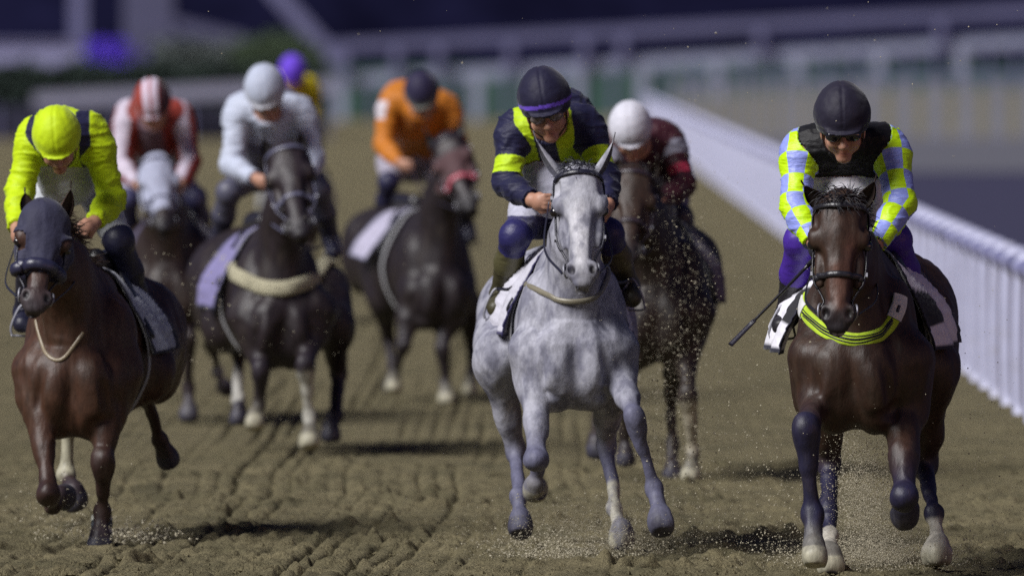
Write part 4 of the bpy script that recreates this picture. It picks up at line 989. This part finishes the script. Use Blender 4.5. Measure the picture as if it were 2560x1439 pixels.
masked = dict(Y=69.5, res=.012, label='bay racehorse in a pale face mask behind the chestnut', size=1.0,
    coat=(0.020, 0.011, 0.010), legs=(0.026, 0.018, 0.022), headcol=(0.03, 0.018, 0.018),
    chest=(428, 690, 0), rump=(432, 650, 1.4), poll=(392, 388, -.3), nose=(415, 560, -.7), headw=1.2, turn=R(10),
    earl=(345, 385, -.2), earr=(432, 380, -.2), bridle=(0.05, 0.05, 0.09), forelock=.04,
    fl=[(380, 720, .02), (400, 760, 0), (470, 850, -.1), (470, 970, .05), (472, 1040, .0), (0, -.1, -1), HD],
    fr=[(500, 720, .02), (505, 770, .1), (530, 860, .2), (545, 930, .55), (568, 970, .7), (.3, .8, -.4), HD],
    hl=[(360, 680, 1.3), (350, 760, .8), (345, 880, 1.1), (342, 960, .9), (340, 1010, .8), (0, 0, -1), HD],
    hr=[(470, 680, 1.3), (470, 760, .8), (468, 850, 1.1), (470, 980, 1.0), (470, 1050, .9), (0, 0, -1), HD],
    paints=[(pt((565, 945, .6), (550, 920, .5), .05), (0.25, 0.25, 0.33), .02)])
brown = dict(Y=73.7, res=.012, label='very dark racehorse with a pink noseband at the back of the field', size=.98,
    coat=(0.014, 0.009, 0.012), legs=(0.020, 0.015, 0.020), headcol=(0.022, 0.014, 0.018),
    chest=(1095, 690, 0), rump=(970, 630, 1.55), poll=(1105, 335, -.35), nose=(1168, 515, -.75), headw=1.15, turn=R(-25),
    earl=(1065, 318, -.25), earr=(1145, 300, -.25), bridle=(0.02, 0.016, 0.03), forelock=.04, nbc=(0.45, 0.10, 0.14), nbr=.02,
    fl=[(1040, 740, .02), (1025, 790, 0), (1010, 865, -.1), (985, 930, .1), (982, 968, .0), (0, -.2, -1), HO],
    fr=[(1140, 740, .02), (1115, 800, 0), (1105, 875, -.1), (1112, 955, -.05), (1118, 1000, -.1), (0, -.2, -1), HO],
    hl=[(940, 660, 1.4), (960, 750, .9), (970, 850, 1.1), (985, 930, .9), (978, 968, .8), (0, 0, -1), HD],
    hr=[(1130, 680, 1.3), (1165, 760, .8), (1182, 860, 1.0), (1178, 930, .8), (1174, 975, .7), (0, 0, -1), HO], paints=[])
shadow = dict(Y=60.0, res=.010, label='dark bay racehorse tucked in behind the grey, ridden by the white capped jockey', size=1.02,
    coat=(0.017, 0.010, 0.008), legs=(0.026, 0.018, 0.016), headcol=(0.034, 0.018, 0.012),
    chest=(1645, 745, 0), rump=(1665, 700, 1.4), poll=(1590, 415, -.35), nose=(1572, 640, -.7), headw=1.2, turn=R(8),
    earl=(1550, 385, -.3), earr=(1640, 385, -.3), bridle=(0.03, 0.02, 0.03), forelock=.05,
    fl=[(1570, 780, .02), (1585, 850, 0), (1560, 960, .1), (1560, 1080, .3), (1562, 1150, .3), (0, .1, -1), HD],
    fr=[(1735, 780, .02), (1715, 870, 0), (1718, 985, -.15), (1732, 1130, -.05), (1728, 1190, -.12), (0, -.1, -1), HO],
    hl=[(1590, 740, 1.3), (1610, 850, .8), (1500, 1010, 1.0), (1490, 1090, .8), (1490, 1130, .7), (0, 0, -1), HD],
    hr=[(1720, 720, 1.3), (1700, 850, .8), (1678, 980, 1.1), (1680, 1110, 1.1), (1682, 1190, 1.0), (0, 0, -1), HD],
    paints=[(pt((1722, 1020, -.15), (1732, 1120, -.05), .055), (0.30, 0.27, 0.20), .02)])
back = dict(Y=96.0, res=.016, label='racehorse almost hidden behind the white silked jockey', size=1.0,
    coat=(0.03, 0.018, 0.015), chest=(738, 520, 0), rump=(745, 490, 1.4), poll=(735, 300, -.35), nose=(738, 430, -.65), headw=1.1,
    earl=(712, 280, -.3), earr=(756, 280, -.3), forelock=.04,
    fl=[(700, 540, 0), (702, 580, 0), (704, 630, -.1), (706, 730, -.1), (706, 770, -.1), (0, 0, -1), HD], fr=[(775, 540, 0), (773, 580, 0), (772, 640, -.1), (772, 730, -.1), (772, 775, -.1), (0, 0, -1), HD],
    hl=[(715, 520, 1.3), (712, 580, .9), (712, 660, 1.1), (712, 740, .9), (712, 775, .8), (0, 0, -1), HD], hr=[(770, 520, 1.3), (768, 580, .9), (768, 660, 1.1), (768, 740, .9), (768, 775, .8), (0, 0, -1), HD], paints=[])
horses = [bay, grey, chestnut, dark, masked, brown, shadow, back]

def lerpc(m, a, b): return np.where(m[:, None], np.array(a), np.array(b))
def j_bay(c): return np.tile((0.0045, 0.004, 0.006), (len(c['V']), 1))
def j_grey(c):
    C = np.tile(NAVY, (len(c['V']), 1)).astype(float); lat = np.abs(c['lat'] + .0); t = ~(c['al'] | c['ar'])
    C[t & (lat > .045) & (lat < .135)] = LIME
    for k in 'lr':
        al = c['arms'][k][0]; m = c['a' + k] & (al > .155) & (al < .245); C[m] = LIME
    return C
def b_grey(c):
    z0 = P(0, 545, 52)[2]; return np.where((c['V'][:, 2] > z0)[:, None], (.46, .46, .56), (.022, .02, .10))
def j_yel(c):
    C = np.tile((0.50, 0.68, 0.004), (len(c['V']), 1)).astype(float); lat = c['lat']; t = ~(c['al'] | c['ar'])
    C[t & (np.abs(np.abs(lat) - .125) < .030) & (c['tor'] > .5)] = NAVY; return C
def j_white(c):
    C = np.tile((0.46, 0.50, 0.62), (len(c['V']), 1)).astype(float); t = ~(c['al'] | c['ar']); C[t & (c['tor'] < .85)] = (0.14, 0.14, 0.21); return C
def j_red(c):
    C = np.tile((0.24, 0.034, 0.024), (len(c['V']), 1)).astype(float)
    for k in 'lr':
        al, an = c['arms'][k]; m = c['a' + k] & (np.sin(an * 2 + 1) > .1); C[m] = (.52, .46, .56)
    t = ~(c['al'] | c['ar']); C[t & (np.abs(c['lat']) < .07)] = (.16, .10, .13); return C
def j_org(c):
    C = np.tile((0.50, 0.165, 0.015), (len(c['V']), 1)).astype(float); al, an = c['arms']['l']; C[c['al'] & (al > .03) & (al < .15) & (c['N'][:, 0] < -.3)] = (.6, .55, .6); return C
def j_mar(c):
    C = np.tile((0.035, 0.004, 0.011), (len(c['V']), 1)).astype(float)
    for k in 'lr':
        al, an = c['arms'][k]; C[c['a' + k] & (al > .06) & (al < .13)] = (.22, .22, .28); C[c['a' + k] & (al > .20) & (al < .26) & (c['N'][:, 1] < -.5)] = (.40, .03, .07)
    return C
def h_grey(r, f, u, C):
    C = C.copy(); m = np.abs(u - f * .10 - .020) < .008; C[m] = (0.14, 0.07, 0.55); return C
def h_red(r, f, u, C):
    C = C.copy(); C[np.abs(np.abs(r) - .026) < .017] = (.62, .55, .68); C[r > .05] = (.06, .02, .03); return C
def h_white(r, f, u, C):
    C = C.copy(); C[np.abs(u - f * .10 - .006) < .005] = (.06, .06, .08); return C
R_ = [
 dict(Y=49.7, res=.006, label='jockey in black silks with yellow and lilac checked sleeves and a plain dark helmet', head=(2106, 305, -.32), chin=(2112, 412, -.42), hs=1.12,
  belly=(2118, 500, .02), neck=(2110, 352, -.10), chestc=(2112, 430, .12), pelvis=(2118, 530, .72), shl=(1998, 372, -.06), shr=(2226, 364, -.06), ell=(1988, 515, -.20), elr=(2252, 508, -.20), wrl=(2034, 606, -.36), wrr=(2190, 612, -.36), handl=(2042, 640, -.44), handr=(2180, 645, -.44),
  hpl=(2070, 545, .68), hpr=(2166, 545, .68), knl=(2002, 600, .26), knr=(2238, 598, .26), anl=(1968, 785, .55), anr=(2290, 760, .55), tol=(1955, 815, .40), tor=(2292, 800, .40), pitch=20, goggles='dark', glove=(.02, .02, .03),
  jersey=j_bay, checked=True, helmet=(0.011, 0.009, 0.024), boot=(0.015, 0.013, 0.018), gaiter=PURP, gait_to=.5, breeches=(.76, .75, .82), hem=.3, hemz=440),
 dict(Y=51.8, res=.006, label='jockey in navy silks with lime panels and armbands and a violet banded cap', back=(1398, 288, .16), head=(1364, 262, -.30), chin=(1386, 372, -.45), hs=1.10,
  belly=(1382, 470, .06), neck=(1372, 320, -.05), chestc=(1376, 380, .15), pelvis=(1380, 500, .80), shl=(1284, 322, -.04), shr=(1466, 312, .0), ell=(1268, 458, -.15), elr=(1512, 450, -.15), wrl=(1330, 500, -.34), wrr=(1520, 512, -.36), handl=(1372, 505, -.42), handr=(1505, 540, -.45),
  hpl=(1335, 530, .72), hpr=(1430, 530, .72), knl=(1288, 590, .30), knr=(1520, 585, .30), anl=(1252, 735, .55), anr=(1572, 715, .55), tol=(1240, 770, .40), tor=(1580, 745, .40), goggles='clear', pitch=18,
  jersey=j_grey, helmet=(0.008, 0.007, 0.030), helmf=h_grey, boot=(0.05, 0.045, 0.022), knee=(.022, .02, .10), gaiter=(0.085, 0.078, 0.035), gait_to=.55, breeches=b_grey, hem=.3, hemz=408),
 dict(Y=53.1, res=.007, label='jockey all in bright yellow with black shoulder stripes and a yellow cap', back=(152, 338, .16), head=(143, 350, -.35), chin=(156, 448, -.30), hs=1.02,
  belly=(165, 440, .15), neck=(150, 345, -.08), chestc=(155, 360, .12), pelvis=(170, 430, .65), shl=(84, 340, -.02), shr=(232, 330, -.02), ell=(50, 475, -.05), elr=(282, 500, -.02), wrl=(42, 572, -.30), wrr=(236, 556, -.25), handl=(40, 608, -.38), handr=(196, 578, -.34),
  hpl=(120, 440, .58), hpr=(218, 440, .58), knl=(86, 590, .15), knr=(296, 600, .2), anl=(60, 780, .5), anr=(356, 770, .5), tol=(55, 810, .35), tor=(372, 808, .35),
  jersey=j_yel, helmet=(0.50, 0.68, 0.004), boot=(0.012, 0.012, 0.03), gaiter=(0.02, 0.02, 0.05), breeches=(.50, .52, .56), hem=.25, hemz=412),
 dict(Y=65.1, res=.009, label='jockey in pale blue white silks with a white helmet on the dark horse', back=(690, 275, .2), head=(664, 232, -.3), chin=(678, 305, -.4), hs=1.06,
  neck=(672, 290, -.05), chestc=(680, 330, .15), pelvis=(690, 420, .75), shl=(598, 268, 0), shr=(752, 274, .05), ell=(580, 415, -.1), elr=(782, 400, -.1), wrl=(640, 446, -.3), wrr=(760, 455, -.3), handl=(668, 460, -.38), handr=(735, 475, -.38),
  hpl=(640, 430, .7), hpr=(745, 430, .7), knl=(572, 480, .25), knr=(798, 475, .25), anl=(545, 610, .5), anr=(828, 600, .5), tol=(535, 640, .35), tor=(835, 630, .35), goggles='clear',
  jersey=j_white, helmet=(.42, .46, .58), peak=(.6, .6, .65), boot=(.03, .03, .06), gaiter=(.08, .08, .12), breeches=(.12, .12, .17)),
 dict(Y=70.6, res=.010, label='jockey in red and white striped silks and helmet', back=(396, 290, .2), head=(382, 262, -.3), chin=(392, 335, -.35), hs=1.05,
  neck=(388, 305, -.05), chestc=(388, 345, .15), pelvis=(392, 430, .7), shl=(318, 282, 0), shr=(452, 288, .05), ell=(300, 410, -.1), elr=(478, 405, -.1), wrl=(345, 462, -.3), wrr=(452, 460, -.3), handl=(368, 470, -.38), handr=(432, 475, -.38),
  hpl=(350, 435, .65), hpr=(432, 435, .65), knl=(318, 500, .25), knr=(488, 495, .25), anl=(320, 620, .5), anr=(515, 600, .5), tol=(318, 645, .35), tor=(522, 628, .35),
  jersey=j_red, helmet=(.27, .04, .028), helmf=h_red, boot=(.015, .015, .03), gaiter=(.05, .05, .12), breeches=(.30, .28, .36)),
 dict(Y=74.8, res=.010, label='jockey in orange silks and a navy cap at the rear', back=(1024, 248, .2), head=(1056, 238, -.3), chin=(1072, 305, -.4), hs=1.05,
  neck=(1050, 275, -.05), chestc=(1046, 300, .15), pelvis=(1030, 400, .75), shl=(978, 248, .0), shr=(1118, 262, .1), ell=(960, 365, -.05), elr=(1150, 370, 0), wrl=(1000, 408, -.25), wrr=(1110, 420, -.25), handl=(1025, 415, -.35), handr=(1095, 440, -.35),
  hpl=(985, 410, .7), hpr=(1070, 410, .7), knl=(972, 455, .25), knr=(1140, 460, .25), anl=(955, 560, .5), anr=(1170, 570, .5), tol=(950, 585, .35), tor=(1175, 595, .35),
  jersey=j_org, helmet=(.016, .012, .045), peak=(.3, .32, .28), boot=(.015, .015, .03), gaiter=(.02, .02, .06), breeches=(.34, .32, .40)),
 dict(Y=60.9, res=.008, label='jockey in maroon silks with a white helmet behind the grey horse', back=(1632, 355, .2), head=(1577, 328, -.3), chin=(1588, 415, -.4), hs=1.04,
  neck=(1600, 375, -.05), chestc=(1612, 400, .15), pelvis=(1620, 480, .7), shl=(1532, 355, 0), shr=(1674, 345, .05), ell=(1520, 470, -.1), elr=(1708, 462, -.1), wrl=(1560, 520, -.3), wrr=(1650, 505, -.3), handl=(1578, 535, -.38), handr=(1625, 520, -.38),
  hpl=(1570, 490, .65), hpr=(1668, 490, .65), knl=(1560, 560, .25), knr=(1700, 545, .25), anl=(1560, 680, .5), anr=(1738, 668, .5), tol=(1558, 705, .35), tor=(1752, 694, .35),
  jersey=j_mar, helmet=(.58, .58, .66), helmf=h_white, boot=(.12, .12, .19), gaiter=(.03, .03, .05), breeches=(.14, .13, .19)),
 dict(Y=97.0, res=.014, label='jockey with a violet cap and yellow sleeves glimpsed behind the white capped rider', head=(733, 184, -.3), chin=(738, 236, -.4), hs=1.05,
  neck=(736, 215, -.05), chestc=(738, 240, .15), pelvis=(740, 300, .7), shl=(692, 205, 0), shr=(776, 215, .05), ell=(690, 275, -.1), elr=(786, 278, -.1), wrl=(712, 312, -.3), wrr=(768, 312, -.3), handl=(720, 322, -.38), handr=(755, 322, -.38),
  hpl=(715, 300, .65), hpr=(765, 300, .65), knl=(695, 340, .25), knr=(785, 340, .25), anl=(690, 410, .5), anr=(792, 410, .5), tol=(688, 430, .35), tor=(796, 430, .35),
  jersey=(.55, .46, .01), helmet=(.13, .05, .62), boot=(.015, .015, .03), breeches=(.3, .3, .36))]
R_ = [person(p) for p in R_]
order = [0, 1, 2, 3, 4, 5, 6, 7]
cloths = [dict(cl_col=(.74, .73, .80), edge=(.012, .012, .03), panel=(.012, .012, .016), flare=(.22, .11), a1=(94, 92), b0=.36, b1=1.02, panelf=lambda u, t: t > .30 and t < .78 and u < .48 and (u < 1.5 * (t - .26))),
          dict(cl_col=(.55, .54, .62), edge=(.03, .025, .10), flare=(.05, .05), a1=(92, 92)),
          dict(cl_col=(.44, .46, .54), edge=(.02, .02, .04), flare=(.05, .06), a1=(84, 84)),
          dict(cl_col=(.20, .18, .36), edge=(.03, .03, .06)), dict(cl_col=(.06, .05, .10), edge=(.02, .02, .03)),
          dict(cl_col=(.40, .38, .50), edge=(.2, .2, .3), flare=(.10, .05), a1=(78, 80), b0=.58, b1=.98), dict(cl_col=(.10, .08, .12), edge=(.02, .02, .03)), dict(cl_col=(.3, .3, .3), edge=(.2, .2, .2))]
for h, r, c in zip(horses, R_, cloths):
    h['handl'] = r['q'](r.get('handl')) ; h['handr'] = r['q'](r.get('handr'))
    horse(h); saddle_set(h, **c); stirrups(h, (r['jt']['tol'] + [0, 0.03, -.02], r['jt']['tor'] + [0, 0.03, -.02]))
# ---- tack worn over the chest
rt = bay['root']
band(bay, [(1996, 738), (2012, 778), (2050, 820), (2100, 843), (2150, 850), (2195, 840), (2232, 800), (2246, 745)], .030, (0.42, 0.60, 0.02), 'breastplate', rt, flat=.22, m=cloth)
for r_, dy in ((.0045, 8), (.0055, 0), (.0045, -8)):
    band(bay, [(2014, 782 + dy), (2050, 820 + dy), (2100, 843 + dy), (2150, 850 + dy), (2195, 840 + dy), (2230, 802 + dy)], r_, BLK, 'breastplate_stripe', rt, flat=1.6)
band(bay, [(1994, 735), (2002, 755), (2014, 780)], .036, (.62, .62, .62), 'breastplate_end', rt, flat=.26, m=cloth); band(bay, [(2247, 742), (2244, 768), (2232, 798)], .036, (.62, .62, .62), 'breastplate_end', rt, flat=.26, m=cloth)
for q_ in ([(2001, 756), (2004, 770)], [(2243, 768), (2239, 784)]): band(bay, [q_[0], tuple(np.mean(q_, 0)), q_[1]], .010, (.02, .02, .03), 'breastplate_mark', rt, flat=1.15)
band(grey, [(1290, 640), (1310, 690), (1345, 728), (1395, 748), (1440, 752), (1485, 742), (1515, 700), (1530, 650)], .013, (0.20, 0.18, 0.13), 'neck_strap', grey['root'], flat=.6)
band(chestnut, [(92, 800), (110, 870), (135, 900), (165, 890), (205, 830)], .009, (0.25, 0.20, 0.13), 'neck_strap', chestnut['root'], flat=.7)
band(dark, [(548, 640), (590, 685), (640, 712), (690, 722), (745, 712), (800, 680), (842, 640)], .044, (0.46, 0.43, 0.30), 'breastgirth', dark['root'], flat=.36, m=mat('sheepskin', attr=True, rough=.95, noise=.25, nscale=40, bump=.02, bscale=60))
# hoods
def hood(h, u0, u1, col, holes=True, name='hood', off=.008):
    S = h['S']; D = S.V - h['q'](h['poll']); uu = D @ h['u'] / h['HL']; ww = D @ h['w'] / h['hw']; vv = D @ h['v'] / h['HL']
    m = (S.wt('head', 'muzzle', 'neck') > .5) & (uu > u0) & (uu < u1) & (vv > -.27) & (np.linalg.norm(D, axis=1) < .75)
    if holes: m &= np.sqrt(((uu - .21) / .05) ** 2 + ((np.abs(ww) - .095) / .034) ** 2 + ((vv + .06) / .06) ** 2) > 1
    S.shell(m, off, col).build(name, cloth, h['root'])
hood(chestnut, -.08, .40, (0.022, 0.022, 0.055)); hood(masked, -.05, .46, (0.34, 0.36, 0.48), False, 'face_mask'); hood(brown, .16, .34, (0.07, 0.03, 0.035), False, 'face_mask', .006)
for i in range(4):   # striped boot on the chestnut's planted leg
    a, b = chestnut['q']((254, 1290 + i * 16, .04)), chestnut['q']((254, 1303 + i * 16, .03)); tube([a, b], .052, .050, n=3, seg=18, col=(.55, .56, .50) if i % 2 == 0 else (.05, .06, .08)).build('leg_band', cloth, chestnut['root'])
# ---- whip held by the checked jockey
wr = R_[0]['q']; wh = empty('whip', wr((2035, 640, -.44)), 'thin black whip held low by the jockey in checked sleeves', 'whip')
a, b, c_ = P(2042, 640, 49.25), P(1960, 725, 49.1), P(1826, 862, 48.95)
tube([a, a * .7 + b * .3], .011, .010, n=4, seg=10, col=BLK).build('handle', leather, wh)
tube([a * .7 + b * .3, b, b * .35 + c_ * .65], .0075, .006, n=12, seg=8, col=BLK).build('shaft', leather, wh)
tube([b * .45 + c_ * .55, b * .1 + c_ * .9, c_], [.0115, .0125, .013], n=8, seg=10, col=(.018, .016, .03), flat=.5).build('flap', leather, wh)
# ================================================================ sand thrown up by the hooves
def clods(name, spec, label, m, seed=11):
    g = np.random.default_rng(seed); V = []; Fq = []; n0 = 0
    base = np.array([[1, 0, 0], [-1, 0, 0], [0, 1, 0], [0, -1, 0], [0, 0, 1], [0, 0, -1]], float); tri = np.array([[0, 2, 4], [2, 1, 4], [1, 3, 4], [3, 0, 4], [2, 0, 5], [1, 2, 5], [3, 1, 5], [0, 3, 5]])
    for (px, py, sx, sy, Y, dY, n, s0, s1) in spec:
        X = g.normal(px, sx, n); Yp = g.normal(py, sy, n); D = Y + g.uniform(-dY, dY, n)
        for a, b, d in zip(X, Yp, D):
            c = P(a, b, d)
            if c[2] < .01: c[2] = abs(c[2]) + .01
            s = s0 + (s1 - s0) * g.random() ** 4
            V.append(c + base * g.uniform(.5, 1.2, (6, 1)) * s * g.uniform(.6, 1.3, 3)); Fq.append(tri + n0); n0 += 6
    o = M().add(np.concatenate(V), [np.concatenate(Fq)]).build(name, m, smooth=False); o['label'] = label
    return tag(o, kind='stuff')
sand_m = mat('thrown_sand', (0.46, 0.42, 0.31), rough=.9, noise=.3, nscale=30)
clods('thrown_sand', [
    (2165, 1260, 55, 110, 50.3, .7, 20000, .0012, .0045), (2180, 1390, 120, 35, 50.2, .6, 11000, .0012, .005), (2150, 1130, 55, 60, 50.6, .5, 1200, .0014, .0045),
    (1690, 820, 60, 200, 55.5, 3.5, 1800, .0014, .005), (1660, 1050, 75, 140, 53.5, 2.0, 1800, .0018, .0065), (1500, 1330, 150, 45, 51.8, .8, 9000, .0011, .004), (1420, 1385, 100, 24, 51.2, .4, 3000, .0014, .006),
    (1900, 950, 190, 220, 51.5, 3, 1100, .0016, .005), (2430, 1150, 80, 150, 51.0, 1.0, 700, .0014, .005), (1850, 1250, 160, 110, 51.0, 1.0, 1500, .0016, .006),
    (2000, 200, 260, 130, 52, 3, 70, .002, .005), (420, 800, 90, 90, 56, 2, 200, .003, .007), (180, 1290, 90, 60, 53, .8, 600, .0018, .007), (330, 1350, 70, 22, 52.9, .5, 1100, .002, .010),
    (600, 900, 200, 220, 58, 4, 250, .002, .005), (1400, 100, 500, 50, 53, 4, 25, .002, .006)],
    'fine pale sand thrown up by the hooves of the leading horses', sand_m)

def loose():
    g = np.random.default_rng(21); n = 9000; y = 49.4 + 12 * g.random(n) ** 1.7; x = g.uniform(-2.6, 3.0, n) * (y / 50)
    z = ground_height(x, y); s = .005 + .017 * g.random(n) ** 5
    base = np.array([[1, 0, 0], [-1, 0, 0], [0, 1, 0], [0, -1, 0], [0, 0, .8], [0, 0, -.6]], float); tri = np.array([[0, 2, 4], [2, 1, 4], [1, 3, 4], [3, 0, 4], [2, 0, 5], [1, 2, 5], [3, 1, 5], [0, 3, 5]])
    V = np.stack([x, y, z], 1)[:, None] + base[None] * g.uniform(.6, 1.25, (n, 6, 1)) * s[:, None, None] + g.normal(size=(n, 6, 3)) * s[:, None, None] * .15
    T = (tri[None] + 6 * np.arange(n)[:, None, None]).reshape(-1, 3)
    o = M().add(V.reshape(-1, 3), [T]).build('loose_clods', MG, smooth=False); o['label'] = 'small loose clods lying on the harrowed sand'; tag(o, kind='stuff')
loose()
